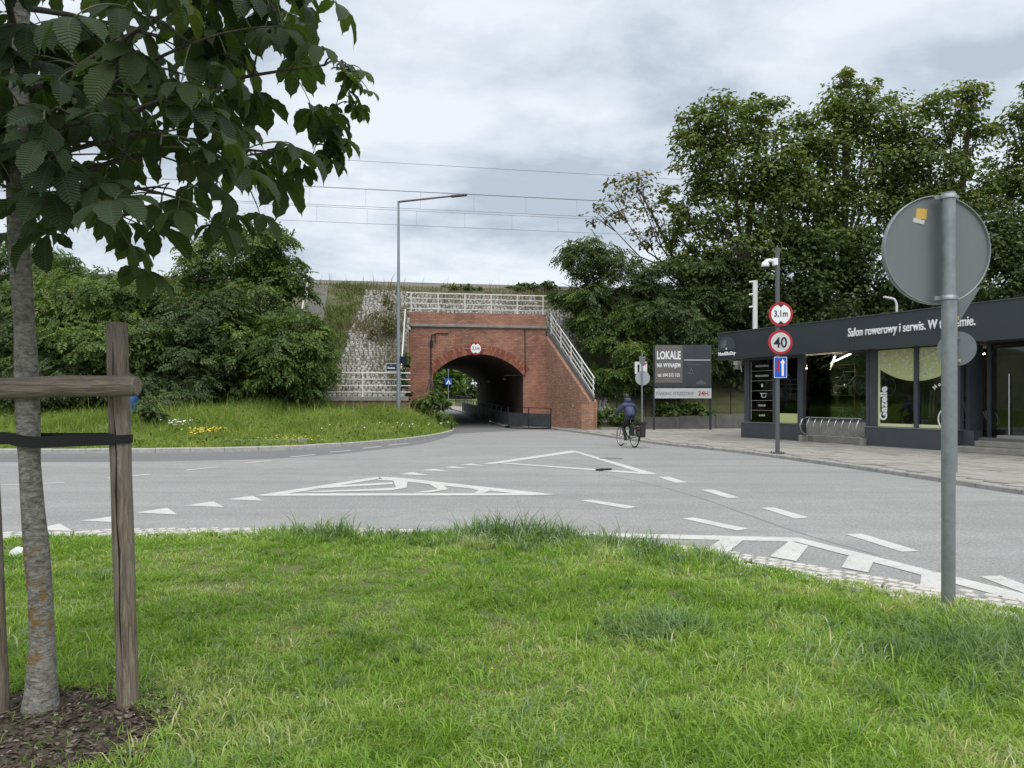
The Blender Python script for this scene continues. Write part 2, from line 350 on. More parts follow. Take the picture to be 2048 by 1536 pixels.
VERGE_V = np.array(vv); VERGE_F = np.array(vf)
tag(MB().add(vv, vf, smooth=True).build('verge', M_TURF), kind='structure')
# darker asphalt strip along the left kerb
ds = MB(); outer = smooth_poly([(-70, 19.6), (-40, 19.7)]+[XY(P(x, y)) for x, y in ((0, 924), (250, 923), (500, 919), (640, 911), (740, 901), (830, 890), (880, 879), (902, 871), (915, 862), (905, 856))], 8)
ds.add([(p.x, p.y, .0025) for p in KS]+[(p.x, p.y, .0025) for p in outer], [(i, len(KS)+i, len(KS)+i+1, i+1) for i in range(len(KS)-1)])
ds.build('dark_asphalt_strip', M_ASPH2, ROAD)
MB().add([P(880, 869, .006), P(1075, 858, .006), P(1100, 857, .006), P(1000, 849, .006), P(912, 853, .006)], [(0, 1, 2, 3, 4)]).build('asphalt_patch', M_ASPH2, ROAD)
for l in (((1205, 948), (1300, 968), (1400, 995), (1500, 1030), (1600, 1065), (1760, 1110)), ((960, 905), (1050, 913), (1140, 925), (1230, 940)), ((1180, 868), (1260, 880), (1300, 896))):
    q = [P(x, y, .006) for x, y in l]; sm2 = smooth_poly([XY(p) for p in q], 6); mb = MB(); vs = []
    for i, p in enumerate(sm2): t = (sm2[min(i+1, len(sm2)-1)]-sm2[max(i-1, 0)]).normalized(); w_ = .008+.02*random.random(); vs += [(p.x-t.y*w_, p.y+t.x*w_, .003), (p.x+t.y*w_, p.y-t.x*w_, .003)]
    mb.add(vs, [(2*i, 2*i+1, 2*i+3, 2*i+2) for i in range(len(sm2)-1)]); mb.build('tar_seam', mk('old_seam', (.19, .188, .182), .85, col2=(.26, .258, .25), ns=2), ROAD)
# kerb stones, one by one
def kerb_line(name, pts, w, h, stone, mat, n_in=1, z0=0.):
    root = tag(empty(name), kind='structure'); acc = 0; d = 0; cum = [0]
    for i in range(1, len(pts)): cum.append(cum[-1]+(pts[i]-pts[i-1]).length)
    def at(s):
        s = min(max(s, 0), cum[-1]); i = min(np.searchsorted(cum, s), len(cum)-1); i = max(i, 1); t = (s-cum[i-1])/(cum[i]-cum[i-1]+1e-9); return pts[i-1].lerp(pts[i], t)
    s = 0; c = 0
    while s < cum[-1]-.2 and c < 290:
        a, b = at(s+.006), at(min(s+stone-.006, cum[-1])); t = (b-a).normalized(); nrm = Vector((-t.y, t.x))*n_in
        dz = random.uniform(-.006, .006); ch = .02; j = random.uniform(-.004, .004)
        q = [(a+nrm*j, z0-.05), (a+nrm*j, h-ch), (a+nrm*(ch+j), h), (a+nrm*w, h), (a+nrm*w, z0-.05)]; r = [(p+(b-a), z) for p, z in q]
        mb = MB(); mb.prism([(p.x, p.y, z+dz) for p, z in q], ((b-a).x, (b-a).y, 0)); mb.build('kerb_stone', mat, root); s += stone; c += 1
    return root
i0 = next(i for i, p in enumerate(KS) if p.x > -26)
kerb_line('verge_kerb', KS[i0:], .16, .145, 1.0, mk('pale_kerb', (.46, .45, .43), .88, col2=(.30, .295, .275), ns=7, bump=.3, bs=80))

# right pavement
RK = [(15, -14), (10.6, 4), XY(P(2048, 990)), XY(P(1900, 967)), XY(P(1700, 937)), XY(P(1500, 909)), XY(P(1400, 898)), XY(P(1300, 887)), XY(P(1180, 869)), XY(P(1100, 858.5))]
RS = smooth_poly(RK, 8); PZ = .085
pav_poly = [(p.x+.12*1, p.y) for p in RS]+[XY(B(1.75, -1.2, 0)), XY(B(1.75, 0, 0)), XY(B(2.6, .5, 0)), (8, 46), (60, 46), (60, -14)]
cen = [(x, y, PZ-.012) for x, y in pav_poly]
PAV = tag(MB().add(cen, [tuple(range(len(cen)))]).build('pavement', M_SLAB), kind='structure')
kerb_line('pavement_kerb', RS[6:], .14, PZ+.012, 1.0, M_KERB, -1)
# concrete slabs of the pavement: nearest as parts, the rest joined
sl_dir = Vector((-.425, .905)); sl_nrm = Vector((.905, .425)); slabs = []
org = Vector((7.2, 22.5))
for i in range(-70, 75):
    for j in range(-30, 60):
        c = org+sl_dir*(i*.5)+sl_nrm*(j*.5+(.25 if i % 2 else 0))
        if 10 < c.y < 41 and -.2 < c.x < c.y*.72: slabs.append(c)
sx = np.array([c.x for c in slabs]); sy = np.array([c.y for c in slabs])
ok = np.ones(len(slabs), bool)
for ox, oy in ((.25, .25), (-.25, .25), (.25, -.25), (-.25, -.25), (-.32, 0), (0, -.32)): ok &= inpoly(sx+ox, sy+oy, pav_poly)
SO = Vector((9.55, 30.8)); SD = Vector((.425, -.905)); SI = Vector((.905, .425))
ok &= ~(((sx-SO.x)*SD.x+(sy-SO.y)*SD.y > -.2) & ((sx-SO.x)*SI.x+(sy-SO.y)*SI.y > -.1))
slabs = sorted([c for c, o in zip(slabs, ok) if o], key=lambda c: c.y)
def slab_geo(mb, c, tilt=True):
    a = math.atan2(sl_dir.y, sl_dir.x); dz = random.uniform(-.004, .004); M = Matrix.Rotation(a, 3, 'Z') @ Matrix.Rotation(random.uniform(-.006, .006), 3, 'X') @ Matrix.Rotation(random.uniform(-.006, .006), 3, 'Y')
    mb.box((c.x, c.y, PZ-.02+dz), (.488, .488, .05), M=M)
M_SLABS = [mk('slab_'+n_, c, .9, col2=tuple(x*.8 for x in c), ns=3, bump=.25, bs=60) for n_, c in (('warm', (.34, .32, .285)), ('grey', (.31, .30, .28)), ('dull', (.27, .255, .225)), ('beige', (.325, .305, .27)))]
for c in slabs[:280]:
    mb = MB(); slab_geo(mb, c); mb.build('slab', random.choice(M_SLABS), PAV)
rest = MB()
for c in slabs[280:]:
    n0 = len(rest.m); slab_geo(rest, c); k = random.randrange(4); rest.m[n0:] = [k]*(len(rest.m)-n0)
tag(rest.build('far_slabs', M_SLABS, PAV), kind='stuff')

# lawn island in the foreground, with its strip of pale setts
IE = smooth_poly([(-14, -8), (-13.5, 4), (-9.5, 8.2)]+[XY(P(x, y, .03)) for x, y in ((0, 1084), (250, 1076), (520, 1074), (800, 1078), (1000, 1084), (1200, 1096), (1400, 1121), (1600, 1158), (1800, 1197), (2048, 1239))]+[(5.6, 2.5), (6.2, -8)], 8)
def lawn_z(x, y): return .055+.05*np.clip(1-((np.asarray(x)+.5)**2/60+(np.asarray(y)-3)**2/50), 0, 1)+.025*vnoise(x, y, .7)
isl = [(p.x, p.y) for p in IE]
mb = MB(); cc = Vector((-1.5, 1.5)); rings = 14
for k in range(rings+1):
    for p in IE:
        q = cc.lerp(p, k/rings); z = float(lawn_z(q.x, q.y)) if k < rings else .02; mb.v.append((q.x, q.y, z))
n = len(IE)
for k in range(rings):
    for i in range(n-1): mb.f.append([k*n+i, k*n+i+1, (k+1)*n+i+1, (k+1)*n+i] if k else [i, n+i+1, n+i]); mb.m.append(0); mb.s.append(True)
ISL = tag(mb.build('lawn_island', M_TURF), kind='structure')
SETT = tag(empty('sett_strip'), kind='structure'); sts = []
cum = [0]
for i in range(1, len(IE)): cum.append(cum[-1]+(IE[i]-IE[i-1]).length)
s = 0
while s < cum[-1]:
    i = max(1, min(int(np.searchsorted(cum, s)), n-1)); t = (IE[i]-IE[i-1]).normalized(); p = IE[i-1].lerp(IE[i], (s-cum[i-1])/(cum[i]-cum[i-1])); nr = Vector((-t.y, t.x))
    if p.y > 2.5 and -8.5 < p.x < 6.5:
        for r in range(5): sts.append((p+nr*(.05+r*.118)+t*random.uniform(-.012, .012)+t*(.06 if r % 2 else 0), t))
    s += .125
base = MB(); ib = [(p, (IE[min(i+1, n-1)]-IE[max(i-1, 0)]).normalized()) for i, p in enumerate(IE)]
base.add([(p.x, p.y, .008) for p, t in ib]+[((p+Vector((-t.y, t.x))*.62).x, (p+Vector((-t.y, t.x))*.62).y, .008) for p, t in ib], [(i, i+1, n+i+1, n+i) for i in range(n-1)])
base.build('mortar_bed', M_CONC, SETT)
def sett_geo(mb, p, t):
    a = math.atan2(t.y, t.x)+random.uniform(-.06, .06); w, l, h = random.uniform(.1, .113), random.uniform(.095, .11), .05; z = .012+random.uniform(0, .012)
    vs = [(-w/2, -l/2, -.02), (w/2, -l/2, -.02), (w/2, l/2, -.02), (-w/2, l/2, -.02)]+[(x*.84, y*.84, h*.5) for x, y in ((-w/2, -l/2), (w/2, -l/2), (w/2, l/2), (-w/2, l/2))]
    ca, sa = math.cos(a), math.sin(a); mb.add([(p.x+x*ca-y*sa, p.y+x*sa+y*ca, z+q) for x, y, q in vs], [(0, 3, 2, 1), (4, 5, 6, 7), (0, 1, 5, 4), (1, 2, 6, 5), (2, 3, 7, 6), (3, 0, 4, 7)])
sts = sorted(sts, key=lambda q: q[0].length if abs(q[0].x) < q[0].y*.69 else 99)
for p, t in sts[:290]: mb = MB(); sett_geo(mb, p, t); mb.build('sett', M_SETT, SETT)
mb = MB()
for p, t in sts[290:]: sett_geo(mb, p, t)
tag(mb.build('far_setts', M_SETT, SETT), kind='stuff')

# ------------------------------------------------------------------ painted road markings
def mark(name, pts, z=.005):
    q = [P(x, y, z) for x, y in pts]; MB().add(q, [tuple(range(len(q)))]).build(name, M_PAINT, ROAD)
def z2(l): return [(x/2, y/2+860) for x, y in l]
def z3(l): return [(x/2+1024, y/2+860) for x, y in l]
def band(name, p0, p1, w, z=.005):
    a, b = P(*p0, z), P(*p1, z); t = (b-a).normalized(); nn = Vector((-t.y, t.x, 0))*w/2; MB().add([a-nn, b-nn, b+nn, a+nn], [(0, 1, 2, 3)]).build(name, M_PAINT, ROAD)
for l in (((1020, 262), (1510, 187), (1530, 193), (1160, 253)), ((1520, 187), (1610, 192), (2228, 258), (2100, 258), (1600, 203), (1510, 200))): mark('hatched_area_outline', z2(l), .0055)
mark('hatched_area_outline', z2(((1022, 263), (1100, 254), (2120, 252), (2228, 258), (2120, 261))), .0063)
mark('hatched_area_stripe', z2(((1572, 198), (1630, 205), (1626, 231), (1560, 241), (1330, 247), (1170, 250), (1330, 241), (1560, 232), (1584, 228))), .007)
mark('hatched_area_stripe', z2(((1350, 221), (1570, 209), (1572, 216), (1240, 236))), .007)
mark('hatched_area_stripe', z2(((1702, 207), (1762, 213), (1795, 237), (1720, 249), (1650, 251), (1752, 237))), .007)
mark('hatched_area_stripe', z2(((1852, 222), (1902, 229), (1960, 242), (1935, 251), (1895, 252), (1914, 243))), .007)
mark('triangle_outline', ((963, 927.5), (1144, 901), (1150, 905), (990, 927.5)), .005)
mark('triangle_outline', ((1140, 901), (1152, 902), (1318, 949), (1290, 947), (1270, 942)), .006)
mark('triangle_outline', ((975, 924.5), (1020, 926), (1300, 945.5), (1312, 949), (1290, 948.5)), .007)
for l in (((1595, 177), (1650, 168), (1722, 181)), ((1685, 161), (1735, 155), (1805, 166)), ((1765, 150), (1815, 145), (1880, 154)), ((1835, 139), (1885, 135), (1950, 143)),
          ((905, 277), (1010, 263), (1055, 283)), ((735, 302), (855, 285), (895, 308)), ((540, 330), (670, 311), (710, 338)), ((320, 363), (485, 340), (522, 370)), ((120, 399), (240, 374), (290, 404))): mark('give_way_tooth', z2(l))
for l in (((1160, 108), (1260, 98)), ((1320, 88), (1405, 81)), ((1450, 73), (1525, 65)), ((1555, 60), (1635, 53)), ((980, 132), (1085, 122)), ((740, 161), (870, 147)), ((430, 192), (605, 176)), ((-40, 222), (258, 210))):
    q = z2(l); band('lane_dash', q[0], q[1], .13)
for l in (((583, 187), (630, 187), (703, 210), (655, 211)), ((755, 238), (805, 238), (911, 270), (862, 272)), ((993, 310), (1050, 310), (1190, 350), (1132, 354)), ((1333, 416), (1398, 414), (1630, 484), (1560, 487)), ((1870, 585), (1955, 582), (2170, 662), (2090, 668)),
          ((275, 282), (315, 278), (500, 307), (460, 314)), ((682, 354), (725, 349), (948, 395), (900, 402))): mark('lane_dash', z3(l))
mark('edge_line', z3(((-30, 402), (1150, 430), (1140, 447), (-30, 418))), .005)
mark('edge_line', z3(((1146, 429.8), (2200, 692), (2200, 728), (1138, 447.2))), .006)
for l in (((835, 438), (925, 440), (862, 492), (775, 478)), ((1108, 444), (1186, 462), (1137, 524), (1032, 505)), ((1352, 493), (1450, 518), (1424, 569), (1318, 549)), ((1640, 560), (1725, 584), (1735, 643), (1632, 622))): mark('hatched_area_stripe', z3(l), .007)
# ------------------------------------------------------------------ railway embankment
def emb_z_left(b): return .4 if b < -7.6 else min(8.7, 1.55+(b+7.4)/1.6) if b < 17 else max(-.5, 8.7-(b-17)/1.9)
def emb_z_right(b): return -.2 if b < -4.6 else min(8.7, .25+(b+4.5)/1.02) if b < 17 else max(-.5, 8.7-(b-17)/1.9)
def wing_l(b): return -3.95-.5*min(max(-b, 0), 6.8)/6.8
def wing_r(b): return 3.95+1.15*min(max(-b, 0), 5.3)/5.3
bl = [-8.6, -7.6, -7.4, -6, -4.5, -3, -1.5, 0, 1.5, 3, 4.05, 8, 13, 17, 20.9, 21.1, 26, 34]
al = [0, .5, 1, 2, 3.3, 5, 7, 9, 12, 16, 21, 27, 34, 44, 60, 90, 140]
def emb(side):
    vs = []
    for b in bl:
        for k in al:
            if side < 0: a = wing_l(b)-k; z = emb_z_left(b)
            else: a = wing_r(b)+k; z = emb_z_right(b)
            if b > 20.9 and k == 0: a += side*.0
            vs.append(B(a, b, z+(.25*(float(vnoise(a, b, .5))-.5) if k > 2 and b > -7 and b < 4 else 0)))
    m = len(al); fs = [(i*m+j, i*m+j+1, (i+1)*m+j+1, (i+1)*m+j) if side > 0 else (i*m+j, (i+1)*m+j, (i+1)*m+j+1, i*m+j+1) for i in range(len(bl)-1) for j in range(m-1)]
    return vs, fs
EMB = MB()
for s_ in (-1, 1): EMB.add(*emb(s_), smooth=True)
mid_b = [.42, 2, 4.05, 10, 17, 20.6]
EMB.add([B(a, b, min(8.7, 6.45+(b-.4)*.62) if b < 12 else max(6.5, 8.7-(b-17)*.6)) for b in mid_b for a in (-3.95, 3.95)], [(2*i, 2*i+1, 2*i+3, 2*i+2) for i in range(len(mid_b)-1)], smooth=True)
EMB = tag(EMB.build('embankment', M_SLOPE), kind='structure')
M_STONE = [mk('facing_stone_'+n_, c, .92, col2=tuple(x*.6 for x in c), ns=5, bump=.4, bs=30) for n_, c in (('pale', (.39, .38, .355)), ('grey', (.30, .295, .28)), ('dull', (.22, .21, .19)), ('warm', (.32, .30, .265)))]
def facing(name, rows_, mat, dz=.05, fa=None):       # rows: (b, a0, a1, z); uneven stones bedded on the slope
    bb_ = [q[0] for q in rows_]; mb = MB()
    for (b0, a0, a1, z0), (b1, c0, c1, z1) in zip(rows_, rows_[1:]): mb.add([B(a0, b0, z0+dz-.05), B(a1, b0, z0+dz-.05), B(c1, b1, z1+dz-.05), B(c0, b1, z1+dz-.05)], [(0, 1, 2, 3)])
    o = mb.build(name, mk('facing_bed', (.055, .052, .042), .95, col2=(.085, .08, .055), ns=3), EMB)
    st = MB(); b = bb_[0]+.1; row = 0
    while b < bb_[-1]-.08:
        lo, hi_, z = (np.interp(b, bb_, [q[k_] for q in rows_]) for k_ in (1, 2, 3)); z2_s = np.interp(b+.1, bb_, [q[3] for q in rows_]); sl = (z2_s-z)/.1
        a = lo+random.uniform(0, .2)
        while a < hi_-.1:
            w_ = random.uniform(.15, .23); l_ = random.uniform(.15, .185); aw = a+w_/2+.05*math.sin(b*1.3+a*.8); bw__ = b+random.uniform(-.025, .025); h_ = dz+random.uniform(-.015, .03); p = [(-w_/2, -l_/2), (w_/2, -l_/2), (w_/2, l_/2), (-w_/2, l_/2)]
            if random.random() > .04:
                j_ = [random.uniform(.86, 1.08) for _ in range(4)]; lowr = [B(aw+x*j, bw__+y*j, z+(y*j+bw__-b)*sl+dz-.07) for (x, y), j in zip(p, j_)]; up_ = [B(aw+x*.78*j, bw__+y*.78*j, z+(y*.78*j+bw__-b)*sl+h_) for (x, y), j in zip(p, j_)]
                st.add(lowr+up_, [(4, 5, 6, 7), (0, 1, 5, 4), (1, 2, 6, 5), (2, 3, 7, 6), (3, 0, 4, 7)], random.choices((0, 1, 2, 3), (5, 4, 2, 2))[0])
            a += w_+.035
        b += .195/math.sqrt(1+sl*sl)+.03; row += 1
    tag(st.build('facing_stones', M_STONE, EMB), kind='stuff'); return o
def face_edge(b): return -6.5-1.7*(3.3-b)/10.65
facing('stone_facing', [(b, face_edge(b), wing_l(b)-.02, emb_z_left(b)) for b in (-7.35, -5, -3, -1, 1, 3.3)], M_COB, .10)
facing('stone_facing', [(b, -3.93, 3.93, min(8.7, 6.45+(b-.4)*.62)) for b in (.45, 1.5, 3)], M_COB, .06)
facing('stone_facing', [(b, wing_r(b)+.02, wing_r(b)+2.0, emb_z_right(b)) for b in (-4.4, -3, -1.5, 0, 1.5, 2.6)], M_COB, .12)
# stairs up the slope, far left
STR = MB()
for k in range(24):
    b = -6.2+k*.42; STR.box(B(-9.15, b, emb_z_left(b)+.03), (.95, .44, .3), TH)
STAIRS = thing('embankment_stairs', 'narrow concrete steps climbing the slope beside the left shrubs', 'stairs')
STR.build('steps', M_CONC, STAIRS)
# crest: ballast shoulder, sleepers hidden, rails
TR = tag(empty('railway_track'), kind='structure')
for b0 in (6.2, 11.6):
    mb = MB(); mb.prism([B(-90, b0-2.1, 8.66), B(-90, b0-1.5, 9.0), B(-90, b0+1.5, 9.0), B(-90, b0+2.1, 8.66)], (U2*190).to_3d()); mb.build('ballast_bed', mk('ballast', (.12, .105, .09), .95, col2=(.2, .18, .16), ns=30, bump=.8, bs=20), TR)
    for db in (-.75, .75):
        mb = MB(); p, q = B(-90, b0+db, 9.1), B(100, b0+db, 9.1); mb.bar(p, q, .17, .07); mb.build('rail', mk('rusty_rail', (.09, .05, .035), .8), TR)

# ------------------------------------------------------------------ brick railway bridge
BR = thing('railway_bridge', 'red brick arched railway underpass through the green embankment', 'bridge')
HS, SPZ, CRZ = 2.62, 3.06, 4.27
rad = (HS*HS+(CRZ-SPZ)**2)/(2*(CRZ-SPZ)); czc = CRZ-rad; a0 = math.asin(HS/rad); NA = 28
arc = [(rad*math.sin(-a0+2*a0*i/NA), czc+rad*math.cos(-a0+2*a0*i/NA)) for i in range(NA+1)]
def front(mb, b, ztop, flip, zb=-.1):
    W = 3.95
    def qd(p): mb.add([B(a, b, z) for a, z in (p[::-1] if flip else p)], [(0, 1, 2, 3)])
    qd([(-W, zb), (-HS, zb), (-HS, SPZ), (-W, SPZ)]); qd([(HS, zb), (W, zb), (W, SPZ), (HS, SPZ)])
    qd([(-W, SPZ), (-HS, SPZ), (-HS, ztop), (-W, ztop)]); qd([(HS, SPZ), (W, SPZ), (W, ztop), (HS, ztop)])
    for (x0, y0), (x1, y1) in zip(arc, arc[1:]): qd([(x0, y0), (x1, y1), (x1, ztop), (x0, ztop)])
mb = MB(); front(mb, 0, 5.8, False); mb.build('front_wall', M_BRICK, BR)
mb = MB(); front(mb, 21, 5.8, True); mb.build('rear_wall', M_BRICK, BR)
mb = MB(); prof = [(-HS, -.1)]+arc+[(HS, -.1)]; m_ = len(prof)                     # tunnel lining
bsn = [0, 3, 7, 11, 15, 18, 21]
mb.add([B(a, b, z) for b in bsn for a, z in prof], [(i*m_+j, (i+1)*m_+j, (i+1)*m_+j+1, i*m_+j+1) for i in range(len(bsn)-1) for j in range(m_-1)])
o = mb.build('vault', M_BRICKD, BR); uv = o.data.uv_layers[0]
pl = [0]
for q, r in zip(prof, prof[1:]): pl.append(pl[-1]+math.hypot(q[0]-r[0], q[1]-r[1]))
for l in o.data.loops: vi = l.vertex_index; uv.data[l.index].uv = (bsn[vi//m_], pl[vi % m_])
ring = MB(); nv = 84                                                                # brick-on-end arch ring
for i in range(nv):
    for k in range(2):
        t0, t1 = -a0+2*a0*(i+.08)/nv, -a0+2*a0*(i+.92)/nv; r0, r1 = rad+.005+k*.27, rad+.265+k*.27; pr = .018+random.uniform(-.006, .008)
        ring.prism([B(r0*math.sin(t0), -pr, czc+r0*math.cos(t0)), B(r1*math.sin(t0), -pr, czc+r1*math.cos(t0)), B(r1*math.sin(t1), -pr, czc+r1*math.cos(t1)), B(r0*math.sin(t1), -pr, czc+r0*math.cos(t1))][::-1], (V2*.12).to_3d(), random.choice((0, 0, 1)))
ring.build('arch_ring', [mk('voussoir', (.27, .095, .058), .9, col2=(.18, .065, .042), ns=3), mk('voussoir_pale', (.40, .17, .11), .9, col2=(.28, .11, .07), ns=3)], BR)
def bbox(mb, a, b, z, sa, sb, sz, mat=0): mb.box(B(a, b, z), (sa, sb, sz), TH, mat)
mb = MB(); bbox(mb, 0, .12, 5.875, 8.1, .5, .15); mb.build('cornice', M_CONC, BR, .02)
mb = MB(); bbox(mb, 0, .18, 6.29, 7.98, .44, .68); mb.build('parapet', M_BRICK, BR)
mb = MB(); bbox(mb, 0, 20.8, 6.2, 7.98, .5, .9); mb.build('parapet', M_BRICK, BR)
def wing(side, bend, zt0, zt1, mat):
    f = wing_l if side < 0 else wing_r; mb = MB(); n_ = 16; th = .42*side
    pts = [(b, f(b)) for b in np.linspace(0, bend, n_)]
    tops = [zt0+(zt1-zt0)*(i/(n_-1)) for i in range(n_)]
    inn_b = [B(a, b, -.1) for b, a in pts]; inn_t = [B(a, b, z) for (b, a), z in zip(pts, tops)]; out_t = [B(a+th, b, z) for (b, a), z in zip(pts, tops)]; out_b = [B(a+th, b, -.1) for b, a in pts]
    vs = inn_b+inn_t+out_t+out_b; fs = []
    for i in range(n_-1):
        for k in range(3): q = (k*n_+i, k*n_+i+1, (k+1)*n_+i+1, (k+1)*n_+i); fs.append(q if side < 0 else q[::-1])
    fs.append((n_-1, 2*n_-1, 3*n_-1, 4*n_-1)[::-1 if side < 0 else 1]); mb.add(vs, fs); o = mb.build('wing_wall', mat, BR)
    cp = MB(); off = 1
    for i in range(n_-1): cp.bar(inn_t[i].lerp(out_t[i], .5)+Vector((0, 0, .03)), inn_t[i+1].lerp(out_t[i+1], .5)+Vector((0, 0, .03)), .08, .46)
    cp.build('coping', M_CONCD, BR)
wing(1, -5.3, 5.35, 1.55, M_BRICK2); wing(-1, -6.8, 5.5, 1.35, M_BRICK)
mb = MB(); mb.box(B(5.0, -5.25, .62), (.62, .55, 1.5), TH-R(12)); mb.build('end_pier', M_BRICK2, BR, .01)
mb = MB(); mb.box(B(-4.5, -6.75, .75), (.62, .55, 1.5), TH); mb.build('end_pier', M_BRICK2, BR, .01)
mb = MB(); mb.tube([B(-1.75, -.06, 5.42), B(-2.45, -.06, 5.42), B(-2.7, -.06, 5.3), B(-2.74, -.06, 4.6), B(-2.74, -.06, 1.2)], .035, 6); mb.tube([B(-2.5, -.06, 5.4), B(-2.5, -.06, 4.9)], .03, 6); mb.box(B(-2.72, -.1, 4.85), (.16, .14, .3), TH); mb.build('cable_duct', M_BLKM, BR)
mb = MB(); mb.tube([B(2.72, -.03, 5.75), B(2.74, -.03, 3.2)], .022, 6); mb.tube([B(2.74, -.03, 3.06), B(1.5, .03, 3.05)], .02, 6); mb.build('drain_pipe', M_BLKM, BR)
mb = MB(); bbox(mb, 0, .0, 5.72, 7.9, .05, .03); mb.build('drip_line', M_CONCD, BR)
for b_, z_ in ((6, 3.0), (13, 3.0), (19, 3.0)):
    mb = MB(); mb.box(B(2.5, b_, z_), (.14, .5, .12), TH); mb.build('tunnel_lamp', mk('lamp_lens', (.55, .55, .5), .4), BR)
# inside walkway and barrier
mb = MB(); wk = [(b, max(.085, road_z(b)+.12)) for b in np.linspace(-.2, 40, 20)]
mb.add([B(a, b, z) for b, z in wk for a in (1.5, 2.6+max(0, b-21)*.15)], [(2*i, 2*i+1, 2*i+3, 2*i+2) for i in range(19)]); mb.add([B(1.5, b, z-dz) for b, z in wk for dz in (.3, 0)], [(2*i, 2*i+1, 2*i+3, 2*i+2) for i in range(19)])
tag(mb.build('tunnel_walkway', M_SLAB), kind='structure')
BA = thing('walkway_barrier', 'low dark grey panel barrier between the tunnel road and footway', 'barrier')
path = [B(3.35, -4.0, .1), B(2.55, -2.0, .1), B(1.72, -.1, .12)]+[B(1.66, b, road_z(b)+.14) for b in np.arange(2, 25, 2.)]
for i, (p, q) in enumerate(zip(path, path[1:])):
    d_ = (q-p); mb = MB(); up = Vector((0, 0, .41)); mb.box((p+q)/2+up, (d_.length-.06, .035, .74), M=Matrix.Rotation(math.atan2(d_.y, d_.x), 3, 'Z')); mb.build('panel', mk('barrier_panel', (.048, .056, .062), .5, .2, col2=(.09, .1, .105), ns=3), BA)
    mb = MB(); mb.bar(p, p+Vector((0, 0, 1.08)), .06, .06); mb.build('post', M_BLKM, BA)
mb = MB(); mb.tube([p+Vector((0, 0, 1.08)) for p in path], .025, 6); mb.build('handrail', M_BLKM, BA)

# ------------------------------------------------------------------ white railings
def railing(label, pts, h=1.1, nr=4, step=1.55, sloped=False, over=.25, name='railing'):
    t = thing(name, label, 'railing')
    a, b = Vector(pts[0]), Vector(pts[1]); d_ = b-a; k = max(1, round(d_.length/step))
    for i in range(k+1):
        p = a.lerp(b, (i+.0)/k); mb = MB(); mb.bar(p-Vector((0, 0, .05)), p+Vector((0, 0, h)), .06, .06); mb.box(p+Vector((0, 0, .01)), (.16, .16, .02)); mb.build('post', M_WHITE, t)
    e_ = d_.normalized()*over
    for i in range(nr):
        z = Vector((0, 0, h*(1-i*.27))); mb = MB(); mb.tube([a-e_+z, b+e_+z], .034 if i == 0 else .026, 6); mb.build('rail', M_WHITE, t)
    return t
railing('white four-bar railing along the top of the brick parapet', (B(-3.85, .2, 6.64), B(3.85, .2, 6.64)), step=1.55)
railing('white handrail descending the right wing wall of the underpass', (B(wing_r(0)+.3, -.2, 5.5), B(wing_r(-5.2)+.3, -5.1, 1.75)), step=1.5, over=.15)
railing('white handrail down the left wing wall, seen end-on above the vines', (B(wing_l(0)-.25, -.2, 5.6), B(wing_l(-6.7)-.2, -6.6, 1.5)), step=1.5, over=.1)
RW = thing('retaining_wall', 'low brick retaining wall with concrete coping at the slope foot', 'wall')
mb = MB(); bbox(mb, -6.6, -7.45, .75, 4.4, .4, 1.7); mb.build('brick_face', M_BRICK, RW)
mb = MB(); bbox(mb, -6.6, -7.48, 1.68, 4.6, .55, .2); mb.build('coping', M_CONC, RW, .015)
railing('white railing on the low retaining wall left of the underpass', (B(-8.1, -7.5, 1.78), B(-4.7, -7.5, 1.78)), step=1.65, over=.5)
railing('white stair handrail half hidden by shrubs at upper left', (B(-9.75, -4, emb_z_left(-4)), B(-9.75, 3.6, emb_z_left(3.6))), nr=1, step=2.4, over=.1)

# ------------------------------------------------------------------ round traffic signs and posts
def height_sign(name, label, r, parent_loc, aged=False, rz=0):
    t = thing(name, label, 'sign', parent_loc, rz)
    MB().disc((0, 0, 0), r, -.012, .012).build('plate', M_RED, t)
    MB().disc((0, 0, 0), r*1.0, .0125, .016).build('back', M_GREYBACK, t)
    MB().disc((0, 0, 0), r*.8, -.0165, -.0125).build('white_field', M_SIGNG if aged else M_SIGNW, t)
    return t
def tri(mb, pts, y0=-.021, y1=-.017): mb.prism([(x, y1, z) for x, z in pts], (0, y0-y1, 0)); return mb
def limit31(t, r, nm='lettering'):
    tri(MB(), [(-r*.26, r*.8), (r*.26, r*.8), (0, r*.55)]).build('arrow', M_BLACK, t); tri(MB(), [(-r*.26, -r*.8), (r*.26, -r*.8), (0, -r*.55)]).build('arrow', M_BLACK, t)
    text('3,1m', r*.72, M_BLACK, t, (0, -.019, -r*.2), width=r*1.12, bold=r*.012)
p0 = P(1555, 907, PZ); SP = thing('sign_post', 'dark grey steel column with camera and three signs by the bike shop', 'post', p0)
d0 = p0.y; zz_ = lambda y: H+(HY-y)/F*d0-PZ
mb = MB(); mb.tube([(0, 0, 0), (0, 0, zz_(495))], .062, 16); mb.build('column', M_POLE, SP)
MB().box((0, 0, .012), (.36, .3, .024)).build('base_plate', M_POLE, SP, .004)
for x in (-.14, .14):
    for y in (-.11, .11): MB().tube([(x, y, .02), (x, y, .055)], .016, 6).build('bolt', M_BLKM, SP)
rr = .345
s1 = height_sign('height_limit_sign', 'round red-rimmed 3,1m height sign on the grey column', rr, (p0.x+.06, p0.y-.09, PZ+zz_(629))); limit31(s1, rr)
MB().bar((-.05, .06, .1), (.05, .06, .1), .03, .05).build('bracket', M_GALV, s1)
s2 = height_sign('speed_limit_sign', 'round red-rimmed speed limit sign reading 40 on the grey column', rr, (p0.x+.05, p0.y-.09, PZ+zz_(685)), True)
